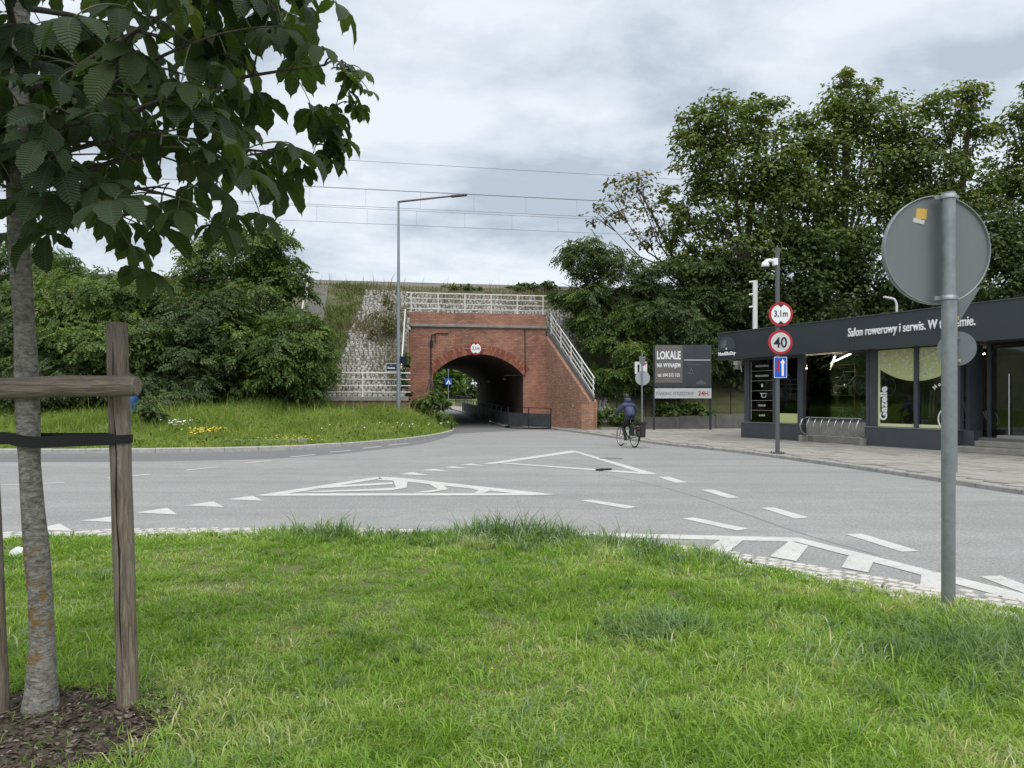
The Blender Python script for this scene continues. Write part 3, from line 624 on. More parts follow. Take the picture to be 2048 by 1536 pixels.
text('40', rr*1.22, M_BLACK, s2, (0, -.019, -rr*.43), width=rr*1.1, bold=rr*.02); MB().bar((-.05, .06, 0), (.05, .06, 0), .03, .05).build('bracket', M_GALV, s2)
s3 = thing('priority_sign', 'small blue sign with red and white arrows under the 40 sign', 'sign', (p0.x+.05, p0.y-.09, PZ+zz_(735)))
MB().box((0, 0, 0), (.37, .02, .6)).build('plate', M_BLUE, s3, .004)
for z in (-.292, .292): MB().box((0, -.0125, z), (.36, .004, .012)).build('border', M_SIGNW, s3)
for x in (-.177, .177): MB().box((x, -.0125, 0), (.012, .004, .572)).build('border', M_SIGNW, s3)
tri(MB(), [(.03, -.25), (.095, -.25), (.095, .12), (.135, .12), (.062, .24), (-.01, .12), (.03, .12)], -.016, -.011).build('white_arrow', M_SIGNW, s3)
tri(MB(), [(-.10, .22), (-.045, .22), (-.045, -.03), (-.015, -.03), (-.072, -.16), (-.13, -.03), (-.10, -.03)], -.016, -.011).build('red_arrow', M_RED, s3)
cm = thing('surveillance_camera', 'white dome surveillance camera on a curved arm atop the grey column', 'camera', (p0.x, p0.y, PZ+zz_(524)))
MB().box((-.07, 0, 0), (.12, .16, .2)).build('mount', M_SIGNW, cm, .01)
MB().tube([(-.1, 0, .02), (-.2, 0, .05), (-.28, 0, .04), (-.33, 0, -.0)], [.055, .05, .055, .07], 12).build('arm', M_SIGNW, cm)
mb = MB(); mb.lathe([(.0, .02), (.07, .01), (.105, -.05), (.11, -.13), (.10, -.14)], (-.35, 0, 0), 20); mb.build('housing', M_SIGNW, cm)
mb = MB(); mb.lathe([(.1, -.135), (.09, -.18), (.06, -.215), (.0, -.23)], (-.35, 0, 0), 20); mb.build('dome', mk('smoked_dome', (.02, .02, .022), .1), cm)

# big sign seen from behind, foreground right
p1 = Vector((3.2, 5.5, .05)); BS1 = thing('back_facing_sign', 'large round grey sign seen from behind on a galvanised post in grass', 'sign', p1)
MB().tube([(0, 0, -.1), (0, 0, 3.09)], .047, 20).build('post', M_GALV, BS1)
cz = H+(HY-496)/F*5.5-.05; rs_ = .40
MB().disc((0, 0, 0), rs_, -.006, .006, 72).build('plate', M_GREYBACK, BS1, loc=(-.04, .09, cz), rz=R(2))
mb = MB(); mb.lathe([(rs_-.003, -.022), (rs_+.004, -.022), (rs_+.004, .024), (rs_-.003, .024), (rs_-.003, -.022)], (0, 0, 0), 64); o = mb.build('rim', M_GALV, BS1); o.rotation_euler = (R(90), 0, R(2)); o.location = (-.04, .09, cz)
for z in (cz+.375, cz-.365):
    mb = MB(); mb.lathe([(.054, -.016), (.054, .016), (.047, .016), (.047, -.016), (.054, -.016)], (0, 0, z), 20); mb.box((-.068, .02, z), (.05, .016, .03)); mb.box((.062, .02, z), (.04, .016, .03)); mb.tube([(.072, .0, z), (.072, .045, z)], .008, 8); mb.build('clamp', M_GALV, BS1)
st = MB(); st.box((-.155, .079, cz+.27), (.078, .003, .078), M=Matrix.Rotation(R(6), 3, 'Y')); st.build('yellow_sticker', mk('sticker', (.62, .36, .06), .6, col2=(.66, .45, .12), ns=40), BS1)
st = MB(); st.box((-.175, .077, cz+.215), (.085, .003, .032), M=Matrix.Rotation(R(14), 3, 'Y')); st.build('torn_label', M_SIGNG, BS1)

# second post behind it, on the pavement edge
p2 = P(1912, 944, PZ); BS2 = thing('far_sign_post', 'thin sign post at the pavement edge, mostly hidden behind the big sign', 'post', p2)
d2 = p2.y; z2_ = lambda y: H+(HY-y)/F*d2-PZ
MB().tube([(0, 0, 0), (0, 0, z2_(590))], .03, 10).build('post', M_GALV, BS2)
t = thing('round_back_sign', 'smaller round grey sign back peeking out beside the post', 'sign', (p2.x+.05, p2.y+.06, PZ+z2_(697)), R(-38))
mb = MB(); mb.disc((0, 0, 0), .36, -.015, .015, 40); mb.build('plate', M_GREYBACK, t); mb = MB(); mb.lathe([(.362, -.018), (.368, -.018), (.368, .018), (.362, .018), (.362, -.018)], (0, 0, 0), 40); o = mb.build('rim', M_GALV, t); o.rotation_euler = (R(90), 0, 0)
for z in (.22, -.27): MB().box((.0, -.04, z), (.12, .06, .035)).build('clamp', M_GALV, t)
MB().box((.05, -.02, -.26), (.05, .004, .06)).build('sticker', mk('sticker2', (.6, .5, .2), .6), t)
t = thing('triangular_back_sign', 'inverted triangular grey sign back under the big round sign', 'sign', (p2.x+.03, p2.y+.06, PZ+z2_(620)), R(-38))
tri(MB(), [(-.45, .45), (.45, .45), (.06, -.26), (-.06, -.26)], -.012, .012).build('plate', M_GREYBACK, t); MB().box((.03, -.02, -.17), (.06, .004, .09)).build('sticker', mk('sticker2', (.6, .5, .2), .6), t)

# small sign cluster near the billboard
p3 = P(1284, 861, PZ); SC = thing('sign_cluster_post', 'thin pale post with signs between cyclist and billboard', 'post', p3); d3 = p3.y
zc = lambda y: H+(HY-y)/F*d3-PZ
MB().tube([(0, 0, 0), (0, 0, zc(706))], .04, 8).build('post', M_GALV, SC)
t = thing('round_back_sign', 'round light grey sign back on the thin post beside the billboard', 'sign', (p3.x, p3.y+.07, PZ+zc(756))); MB().disc((.04, 0, 0), .37, -.012, .012, 32).build('plate', mk('light_sign_back', (.36, .38, .39), .5), t); MB().box((0, -.05, .1), (.1, .05, .04)).build('clamp', M_GALV, t)
t = thing('direction_board', 'white square board with black bar and red stripes behind the thin post', 'sign', (p3.x, p3.y+.3, PZ+zc(735)))
MB().box((0, 0, 0), (.62, .02, .62)).build('plate', M_SIGNW, t); MB().box((-.13, -.013, -.07), (.1, .004, .46)).build('black_bar', M_BLACK, t)
for k in (0, 1): tri(MB(), [(.06, .06+k*.12), (.06, .14+k*.12), (.3, .30), (.3, .22)] if k == 0 else [(.02, .2), (.02, .3), (.2, .3), (.12, .26)], -.016, -.012).build('red_stripe', M_RED, t)
mb = MB(); tri(mb, [(-.16, .22), (-.13, -.12), (.0, -.2), (.13, -.12), (.18, .26), (.05, .2), (0, .1), (-.05, .24)], -.012, .012); t = thing('folded_sign', 'narrow bent grey sign back on top of the thin post', 'sign', (p3.x, p3.y-.03, PZ+zc(722))); mb.build('plate', M_GREYBACK, t)

# lamp post on the verge
p4 = Q(797, 854, 34.5); LP = thing('street_lamp', 'tall slim grey street lamp with long tilted arm on the grassy verge', 'street lamp', p4); d4 = 34.5
zt = H+(HY-403)/F*d4-p4.z
MB().tube([(0, 0, -.5), (0, 0, 1.2), (0, 0, zt)], [.11, .1, .045], 14).build('column', M_LAMPG, LP)
ex = (905-797)/F*d4; ez = (403-392)/F*d4
MB().tube([(-.04, 0, zt-.02), (ex, 0, zt+ez)], [.05, .04], 10).build('arm', M_POLE, LP)
hd = MB(); ang = math.atan2(ez, ex)
hd.prism([(0, -.06, 0), (.1, -.14, .0), (.72, -.13, 0), (.78, -.06, 0), (.78, .06, 0), (.72, .13, 0), (.1, .14, 0), (0, .06, 0)], (0, 0, .07))
o = hd.build('lamp_head', M_POLE, LP, .015); o.location = (ex-.1, 0, zt+ez-.06); o.rotation_euler = (0, -ang, 0)
MB().box((0, -.11, .55), (.09, .02, .3)).build('hatch', M_LAMPG, LP)
for z, w_ in ((.75, .12), (.35, .16)): MB().box((-.03, -.1, z), (w_*.5, .012, .1)).build('paper_remnant', M_SIGNG, LP)
sn = thing('street_name_sign', 'small navy street name plate on the lamp post, left side', 'sign', (p4.x-.33, p4.y-.02, H+(HY-735)/F*d4))
MB().box((0, 0, 0), (.46, .02, .34)).build('plate', M_NAVY, sn)
for z in (-.178, .178): MB().box((0, 0, z), (.5, .03, .02)).build('frame', M_SIGNW, sn)
MB().box((-.24, 0, 0), (.02, .03, .34)).build('frame', M_SIGNW, sn); MB().tube([(.2, 0, .18), (.34, 0, .18)], .012, 6).build('bracket', M_GALV, sn)
text('Reduta', .13, M_SIGNW, sn, (0, -.012, -.06), width=.34, bold=.003); text('ul.', .06, M_SIGNW, sn, (0, -.012, .08))
sn2 = thing('street_name_sign', 'navy street name plate seen edge-on at the right of the lamp post', 'sign', (p4.x+.2, p4.y+.1, H+(HY-720)/F*d4))
MB().box((0, 0, 0), (.46, .02, .34), R(68)).build('plate', M_NAVY, sn2); MB().tube([(-.15, -.05, .16), (0, 0, .16)], .012, 6).build('bracket', M_GALV, sn2)

# height limit sign on the arch
ps = B(-.18, -.14, 4.58); s4 = height_sign('height_limit_sign', 'round 3,1m height sign hung on the crown of the brick arch', .37, ps, rz=TH); limit31(s4, .37)
for sx_ in (-1, 1): MB().bar((sx_*.37, .02, 0), (sx_*.6, .02, .01), .03, .03).build('arm', mk('faded_pink', (.55, .33, .3), .6), s4)

# ------------------------------------------------------------------ billboard, low wall, fence
bd = 38.4; q0, q1 = Q(1309, 690, bd), Q(1423, 797, bd); bw_, bh = q1.x-q0.x, q0.z-q1.z; bc = ((q0.x+q1.x)/2, bd)
BBd = thing('billboard', 'dark grey rental billboard on two posts beside the bike shop', 'billboard', (bc[0], bc[1], PZ), R(2)); zb = q1.z-PZ
for x in (-bw_/2-.02, bw_/2-.02): MB().bar((x, .08, 0), (x, .08, zb+bh), .09, .09).build('post', M_ANTH, BBd)
h1 = 2.12/2.71*bh; MB().box((0, 0, zb+bh-h1/2), (bw_, .06, h1)).build('panel', mk('billboard_panel', (.038, .044, .052), .5, col2=(.05, .056, .064), ns=2), BBd)
MB().box((0, -.005, zb+.27), (bw_, .05, .52)).build('lower_panel', mk('banner_white', (.55, .56, .57), .6, col2=(.44, .45, .46), ns=3), BBd)
MB().box((-bw_/2+.71, -.036, zb+bh-.98), (1.42, .012, 1.92)).build('poster', mk('poster_taupe', (.155, .142, .138), .7, col2=(.125, .115, .112), ns=2), BBd)
MB().box((.72, -.034, zb+bh-.77), (1.36, .008, .03)).build('stripe', M_SIGNW, BBd)
MB().box((.55, -.034, zb+bh-1.0), (.7, .006, .012), M=Matrix.Rotation(R(4), 3, 'Y')).build('scratch', M_GALV, BBd); MB().box((.35, -.034, zb+bh-1.45), (.3, .006, .015), M=Matrix.Rotation(R(8), 3, 'Y')).build('scratch', M_GALV, BBd)
for s_ in (-1, 1): MB().bar((.42+s_*.12, -.034, zb+bh-1.5), (.42, -.034, zb+bh-1.2), .012, .012).build('scratch', M_GALV, BBd)
for k, (x, hh) in enumerate(((.72, .12), (.82, .16), (.92, .24), (1.02, .16), (1.12, .12))): MB().box((x, -.034, zb+bh-2.02+hh/2), (.03, .006, hh)).build('logo_mark', mk('logo_grey', (.25, .27, .29), .6), BBd)
x0 = -bw_/2+.71
text('LOKALE', .56, M_SIGNW, BBd, (x0, -.043, zb+bh-.72), width=1.22, bold=.016); text('NA WYNAJEM', .3, M_SIGNW, BBd, (x0, -.043, zb+bh-1.14), width=1.2, bold=.007); text('tel. 694 515 133', .24, M_SIGNW, BBd, (x0, -.043, zb+bh-1.62), width=1.14, bold=.004)
text('PARKING STRZEZONY', .24, mk('banner_grey', (.22, .23, .24), .6), BBd, (-.42, -.032, zb+.17), width=1.95, bold=.006); text('.', .3, mk('banner_grey', (.22, .23, .24), .6), BBd, (.12, -.032, zb+.39)); text('24H', .3, mk('banner_red', (.38, .03, .035), .6), BBd, (1.04, -.032, zb+.16), width=.52, bold=.008)
LW = thing('low_wall', 'low grey concrete wall behind the billboard', 'wall'); wp = [Vector((6.9, 39.6)), Vector((8.9, 39.95)), Vector((10.9, 40.3)), Vector((12.9, 40.7)), Vector((15, 41.1))]
for i, (a, b) in enumerate(zip(wp, wp[1:])):
    d_ = b-a; MB().box(((a.x+b.x)/2, (a.y+b.y)/2, .36+.03*i), (d_.length-.02, .25, .72+.05*i), math.atan2(d_.y, d_.x)).build('concrete_block', M_CONCD, LW, .015)
MB().bar((6.9, 39.3, .12), (3.95+.6, 38.4, .1), .25, .2).build('kerb_block', M_CONC, LW)
FN = thing('mesh_fence', 'thin dark wire fence above the low concrete wall', 'fence')
for i in range(7):
    a = Vector((5.6+i*1.6, 40.1+i*.26, .2)); MB().tube([a, a+Vector((0, 0, 2.0))], .025, 6).build('post', M_BLKM, FN)
for z in (.5, .95, 1.4, 1.8, 2.2): MB().tube([(5.6, 40.1, z), (15.2, 41.66, z)], .008 if z < 2 else .016, 4).build('wire', M_BLKM, FN)

# ------------------------------------------------------------------ bike shop
SROT = math.atan2(-.905, .425); ST = thing('bike_shop', 'single-storey anthracite bike shop with big windows and wide fascia', 'shop', (SO.x, SO.y, PZ), SROT)
def sx_of(px):  q = (px-CX)/F; return (30.8*q-9.55)/(.425+.905*q)
def SPt(px, py, y=0.):                              # pixel -> (x, z) in shop frame on plane y
    q = (px-CX)/F; X0, Y0 = SO.x+SI.x*y, SO.y+SI.y*y; s = (Y0*q-X0)/(.425+.905*q); d = Y0-.905*s; return s, H+(HY-py)/F*d-PZ
def sbox(name, x0, x1, y0, y1, z0, z1, mat, bevel=0, parent=None):
    return MB().box(((x0+x1)/2, (y0+y1)/2, (z0+z1)/2), (x1-x0, y1-y0, z1-z0)).build(name, mat, parent or ST, bevel)
LN = 17; FB, FT = 3.19, 4.26
sbox('floor', 0, LN, .3, 8, .2, .42, mk('shop_floor', (.14, .13, .12), .5)); sbox('back_wall', 0, LN, 8, 8.2, 0, 4, mk('shop_wall', (.26, .17, .10), .8, col2=(.12, .085, .055), ns=1))
sbox('side_wall', -.05, .1, .6, 8.2, 0, 4.1, M_ANTH2); sbox('side_wall', LN, LN+.2, 0, 8.2, 0, 4.1, M_ANTH2)
sbox('ceiling', .1, LN, .1, 8, 3.25, 3.35, mk('shop_ceiling', (.03, .03, .03), .8))
sbox('roof', -.35, LN+.2, -.6, 8.2, 4.0, 4.2, M_ANTH)
sbox('fascia', -.62, LN+.3, -.85, -.6, FB, FT, M_ANTH, .004); sbox('fascia_end', -.62, -.36, -.6, 8.2, FB, FT, M_ANTH, .004)
sbox('fascia_trim', -.65, LN+.33, -.88, -.58, FT+.002, FT+.035, M_ANTH2); sbox('soffit', -.36, LN, -.6, .12, FB+.03, FB+.1, M_ANTH)
for x in np.arange(2.6, LN, 3.3): sbox('panel_joint', x, x+.012, -.853, -.848, FB, FT, M_BLACK)
# openings (shop x): window 1 0..3.0, recess window 3.1..5.9, window 3 6..9.1, door 9.4..
x1e = sx_of(1606); x2s, x2e = x1e+.02, sx_of(1738); x3e = sx_of(1920)
sbox('plinth', -.08, x1e+.05, -.12, .25, 0, .62, M_ANTH2, .01); sbox('plinth', x2e, x3e, -.22, .25, 0, .62, M_ANTH2, .01); sbox('plinth_return', x3e, x3e+.35, .1, .5, 0, .62, M_ANTH2, .01)
sbox('plinth_cap', -.1, x1e+.07, -.14, .25, .622, .645, mk('cap_metal', (.20, .215, .235), .4), .003); sbox('plinth_cap', x2e-.02, x3e+.02, -.24, .25, .622, .645, mk('cap_metal', (.20, .215, .235), .4), .003)
sbox('low_wall', x2s+.02, x2e-.01, .12, .3, 0, .78, M_CONC, .01)
def post(x, w=.13, y=.0, z0=.64, dpt=.14): sbox('window_frame', x-w/2, x+w/2, y-.02, y+dpt, z0, FB+.03, M_ANTH2)
w1s = sx_of(1508); w1m = sx_of(1549)
for x, w in ((.14, .28), (w1m, .16), (x1e-.12, .26), (x2e-.05, .12), (x2e+.17, .28), (sx_of(1832), .14), (x3e-.1, .24)): post(x, w, z0=.64)
sbox('window_frame', .0, x1e, -.01, .13, FB-.05, FB+.02, M_ANTH2); sbox('window_frame', x2s, x2e, .1, .2, .78, .84, M_ANTH2)
for a, b, z0, y in ((.28, w1m-.08, .645, .06), (w1m+.08, x1e-.25, .645, .06), (x2s+.02, x2e-.11, .84, .15), (x2e+.31, sx_of(1832)-.07, .645, .06), (sx_of(1832)+.07, x3e-.22, .645, .06), (x3e+.4, x3e+1.6, .35, .85), (x3e+1.75, LN, .35, 1.3)):
    sbox('glass_pane', a, b, y, y+.012, z0, FB+.0, M_GLASS)
sbox('recess_side', x3e+.0, x3e+.12, .25, .9, .0, FB, M_ANTH2); sbox('door_frame', x3e+1.6, x3e+1.72, .8, .95, .3, FB, M_ANTH2); sbox('door_frame', x3e+.3, x3e+.4, .8, .95, .3, FB, M_ANTH2); sbox('door_threshold', x3e+.1, x3e+1.7, .75, .98, .2, .35, M_ANTH2)
MB().tube([(x3e+.95, .8, .45), (x3e+.95, .8, 2.3)], .022, 8).build('door_handle', M_STEEL, ST)
sbox('dark_panel', x3e+1.72, x3e+2.6, .9, 1.0, .3, FB, M_ANTH); sbox('recess_floor', x3e+.35, LN, .25, 1.3, .0, .3, M_CONC)
for k in range(3): sbox('step', x3e+.05+k*.42, LN, -.42+k*.36, .3+k*.36, .0 if k == 0 else .17*k+.002, .17*(k+1), M_CONC, .02)
# window 1: price board rows on the glass
xa, xb = .34, w1m-.12; zz0, zz1 = .72, FB-.1; M_BOARD = mk('board_black', (.016, .018, .019), .35)
sbox('board', xa, xb, .075, .085, zz0, zz1, M_BOARD); rows_ = 6
for k in range(1, rows_): z = zz0+(zz1-zz0)*k/rows_; sbox('board_line', xa, xb, .052, .056, z, z+.014, mk('thin_line', (.34, .33, .28), .6))
sbox('board_edge', xa-.03, xa, .05, .056, zz0, zz1, mk('thin_line', (.34, .33, .28), .6))
wd = xb-xa
for k, ww in ((5, .62), (4, .62), (2, .0), (1, .34), (0, .3)):
    z = zz0+(zz1-zz0)*(k+.42)/rows_
    if ww:
        nb = int(ww*14)
        for j in range(nb): sbox('board_character', xa+wd*(.5-ww/2)+j*ww*wd/nb, xa+wd*(.5-ww/2)+(j+.72)*ww*wd/nb, .052, .056, z, z+random.uniform(.06, .085), mk('board_grey', (.42, .43, .43), .6))
zc_ = zz0+(zz1-zz0)*2.5/rows_; MB().tube([(xa+wd*.42, .05, zc_+.1), (xa+wd*.47, .05, zc_+.08), (xa+wd*.5, .05, zc_-.07), (xa+wd*.66, .05, zc_-.05), (xa+wd*.68, .05, zc_+.09), (xa+wd*.47, .05, zc_+.08)], .016, 5).build('cart_icon', M_SIGNW, ST)
zc_ = zz0+(zz1-zz0)*3.5/rows_; sbox('board_character', xa+wd*.46, xa+wd*.53, .052, .056, zc_-.05, zc_+.07, M_SIGNW)
sbox('film_strip', w1m+.1, x1e-.26, .045, .052, .66, 1.02, M_YEL)
# window 3: film with a curved edge, frame strips
g0, g1, gm = x2e+.31, x3e-.22, sx_of(1832); film = MB(); nseg = 36; zl, zmid = SPt(1766, 744, .05)[1], SPt(1832, 762, .05)[1]
cxm, hw = gm, g1-gm+.05
def fz(x): u = (x-cxm)/hw; return zmid+(zl-zmid)*u*u*1.12
xs_ = np.linspace(g0, g1, nseg)
film.add([(x, .05, fz(x)) for x in xs_]+[(x, .05, FB) for x in xs_], [(i, i+1, nseg+i+1, nseg+i) for i in range(nseg-1)]); film.build('window_film', M_YEL, ST)
dots = MB()
for k in range(90):
    x = random.uniform(g0+.05, g1-.05); z = random.uniform(fz(x)+.08, FB-.05); dots.disc((x, .0485, z), random.uniform(.03, .055), -.001, .0005, 8)
tag(dots.build('film_dots', M_FILMW, ST), kind='stuff')
sbox('film_edge', g0, g0+.09, .046, .049, .66, FB-.02, M_YEL2); sbox('film_edge', g0+.09, g1, .046, .049, .66, .76, M_YEL2)
sbox('film_curve', g0, g0+.01, .04, .042, .8, .81, M_YEL2)
text('Gazelle', .38, M_SIGNW, ST, (g0+.34, .045, 1.42), rot=(R(90), R(-90), 0), width=1.12, bold=.014)
zr, xr = .95, g1-.12
mb = MB(); mb.tube([(xr+.38*math.cos(t), .04, zr+.38*math.sin(t)) for t in np.linspace(R(90), R(272), 24)], .022, 6); mb.build('white_ring', M_SIGNW, ST)
for ch, an in zip('Nowa', (138, 122, 107, 93)): text(ch, .16, M_SIGNW, ST, (xr+.62*math.cos(R(an)), .045, 1.62+.42*math.sin(R(an))), rot=(R(90), -R(an-90)*1.0, 0), bold=.006)
# fascia lettering and round-topped logo panel
def fpt(px, py): return SPt(px, py, -.86)
xa_, za_ = fpt(1697, 671); xb_, zb_ = fpt(1951, 650)
text('Salon rowerowy i serwis. W tandemie.', .40, mk('channel_letter', (.8, .81, .82), .4), ST, ((xa_+xb_)/2, -.87, (za_+zb_)/2-.02), width=xb_-xa_, bold=.004, ext=.02)
xl, _ = fpt(1437, 700); xr_, _ = fpt(1471, 700); lw = xr_-xl; zl_ = fpt(1454, 700)[1]
lg = MB(); pts = [(xl+lw*(.5+.5*math.cos(t)), -.88, zl_+lw*.42*math.sin(t)+.12) for t in np.linspace(0, math.pi, 24)]; lg.prism([(xl+lw, -.88, zl_)]+pts+[(xl, -.88, zl_)], (0, .025, 0)); lg.build('logo_panel', mk('logo_slate', (.055, .065, .075), .35), ST)
for k in range(6): a = R(96+k*14); MB().bar((xl+lw*.5+.14*math.cos(a), -.885, zl_+.06+.14*math.sin(a)), (xl+lw*.5+.36*math.cos(a), -.885, zl_+.06+.36*math.sin(a)), .012, .012).build('logo_ray', mk('logo_grey', (.25, .27, .29), .6), ST)
tri(MB(), [(xl+lw*.5-.05, zl_+.03), (xl+lw*.5+.05, zl_+.03), (xl+lw*.5, zl_+.1)], -.895, -.885).build('logo_peak', M_SIGNW, ST)
text('NewBikeDay', .2, M_SIGNW, ST, (xl+lw*.5, -.87, zl_-.21), width=lw*1.0, bold=.006, ext=.015)
mb = MB(); mb.box((-.3, -.1, FB-.12), (.26, .2, .16)); mb.box((-.28, -.1, FB-.3), (.18, .16, .16), mat=1); mb.bar((-.12, -.1, FB-.2), (-.05, -.1, FB-.5), .03, .03); mb.build('wall_lamp', [M_SIGNW, mk('lamp_grey', (.35, .36, .34), .5)], ST)
# lit tubes hung at angles inside
def led(p, q, y):
    a, b = SPt(*p, y), SPt(*q, y); MB().tube([(a[0], y, a[1]), (b[0], y+.3, b[1])], .022, 6).build('light_tube', M_LED, ST)
for p, q, y in (((1614, 731), (1646, 711), 1.2), ((1632, 739), (1690, 707), 1.2), ((1658, 740), (1658, 712), 1.3), ((1613, 738), (1613, 713), 1.0), ((1588, 741), (1600, 734), 1.0), ((1948, 692), (1955, 689), 2.6), ((1946, 712), (1958, 707), 2.6)): led(p, q, y)
for p, q in (((1815, 733), (1884, 695)), ((1873, 730), (1888, 722))): a, b = SPt(*p, -.0), SPt(*q, -.0); MB().tube([(a[0], .044, a[1]), (b[0], .044, b[1])], .012, 5).build('light_line', mk('film_line', (.85, .84, .6), .5), ST)
# interior furniture seen through the glass
SH = thing('display_shelf', 'dark wooden shelf unit inside the shop behind the glass', 'shelf', (SO.x, SO.y, PZ), SROT); M_WD = mk('shop_wood', (.16, .095, .05), .6, col2=(.10, .06, .035), ns=5)
for z in (.5, 1.1, 1.7, 2.3, 2.9): sbox('board', .6, 3.2, 2.6, 3.0, z, z+.04, M_WD, parent=SH)
for x in (.6, 1.9, 3.16): sbox('upright', x, x+.04, 2.6, 3.0, .42, 3.0, M_WD, parent=SH)
for k in range(9):
    x = .7+random.random()*2.3; z = random.choice((.54, 1.14, 1.74, 2.34)); w = random.uniform(.14, .3); b_ = sbox('boxed_goods', x, x+w, 2.65, 2.9, z, z+random.uniform(.15, .4), random.choice((M_YEL, M_CONC, mk('goods_red', (.2, .05, .03), .6), mk('goods_green', (.06, .1, .05), .6))), parent=SH)
CR = thing('clothes_rail', 'rail of hanging dark jackets inside the right shop window', 'clothes rail', (SO.x, SO.y, PZ), SROT)
MB().tube([(6.7, 1.6, .42), (6.7, 1.6, 2.0), (7.9, 1.6, 2.0), (7.9, 1.6, .42)], .02, 6).build('rail', M_STEEL, CR)
for k in range(8):
    x = 6.8+k*.13; cl = mk('jacket_%d' % (k % 4), [(.05, .07, .06), (.10, .10, .09), (.03, .05, .05), (.28, .24, .17)][k % 4 if k else 3], .8)
    MB().prism([(x, 1.35, 1.85), (x, 1.6, 1.96), (x, 1.85, 1.85), (x, 1.9, .95), (x, 1.3, .95)], (.09, 0, 0)).build('jacket', cl, CR, .02)
pt = thing('flower_pot', 'pale pot standing inside the right shop window', 'pot', ST.matrix_world @ Vector((0, 0, 0))); pt.location = Vector((SO.x, SO.y, PZ))+Vector((SD.x*7.5+SI.x*.7, SD.y*7.5+SI.y*.7, .62))
MB().lathe([(.0, 0), (.12, 0), (.2, .3), (.18, .3), (.0, .27)], n=16).build('pot', mk('pot_pale', (.42, .41, .36), .7), pt)
sbox('window_ledge', x2e+.2, x3e-.1, .3, 1.3, .42, .6, mk('ledge_dark', (.05, .05, .05), .7))
# bike rack in front of the recess
RKK = thing('bike_rack', 'bright steel curved bike stand in front of the shop window', 'bike rack', (SO.x, SO.y, PZ), SROT)
ra, rb = sx_of(1620), sx_of(1733); rk = [(-.15, .08), (-.42, .22), (-.5, .45), (-.38, .68), (-.2, .74)]
def rpos(x): return [(x, y+.0, z+.16) for y, z in rk]
for k in range(9):
    x = ra+(rb-ra)*k/8; MB().tube(rpos(x), .014 if 0 < k < 8 else .022, 6).build('hoop', M_STEEL, RKK)
for q in (0, -1): MB().tube([rpos(ra)[q], rpos(rb)[q]], .022, 6).build('rail', M_STEEL, RKK)
for x in (ra-.12, rb+.1): MB().box((x, -.12, .12), (.16, .5, .24)).build('foot', M_CONC, RKK, .01); 
for x in (ra-.05, rb+.05): MB().tube([(x, -.12, .24), (x, -.15, .3)], .02, 6).build('stub', M_STEEL, RKK)
for x in (ra, rb): MB().tube([(x, -.15, .0), (x, -.15, .24)], .025, 6).build('leg', M_STEEL, RKK)
# things over the roof
wp_ = Q(1510, 655, 36); t = thing('white_bracket_pole', 'white pole with short pegs rising behind the shop roof', 'pole', (wp_.x, wp_.y, 0)); ztp = Q(1510, 561, 36).z
MB().bar((0, 0, 0), (0, 0, ztp), .2, .12).build('mast', M_WHITE, t)
for z in (ztp-.05, ztp-.65, ztp-1.25): MB().tube([(-.06, 0, z), (-.28, 0, z-.03)], .05, 6).build('peg', M_WHITE, t)
lp_ = Q(1793, 625, 30); t = thing('roof_lamp', 'small white gooseneck lamp showing above the shop roof', 'lamp', (lp_.x, lp_.y, 4.2)); zl2 = Q(1793, 600, 30).z-4.2
MB().tube([(0, 0, 0), (0, 0, zl2-.15), (-.08, 0, zl2+.02), (-.25, 0, zl2+.08)], .05, 8).build('stem', M_WHITE, t); MB().box((-.36, 0, zl2+.09), (.3, .16, .07), M=Matrix.Rotation(R(12), 3, 'Y')).build('lamp_head', M_WHITE, t, .01)

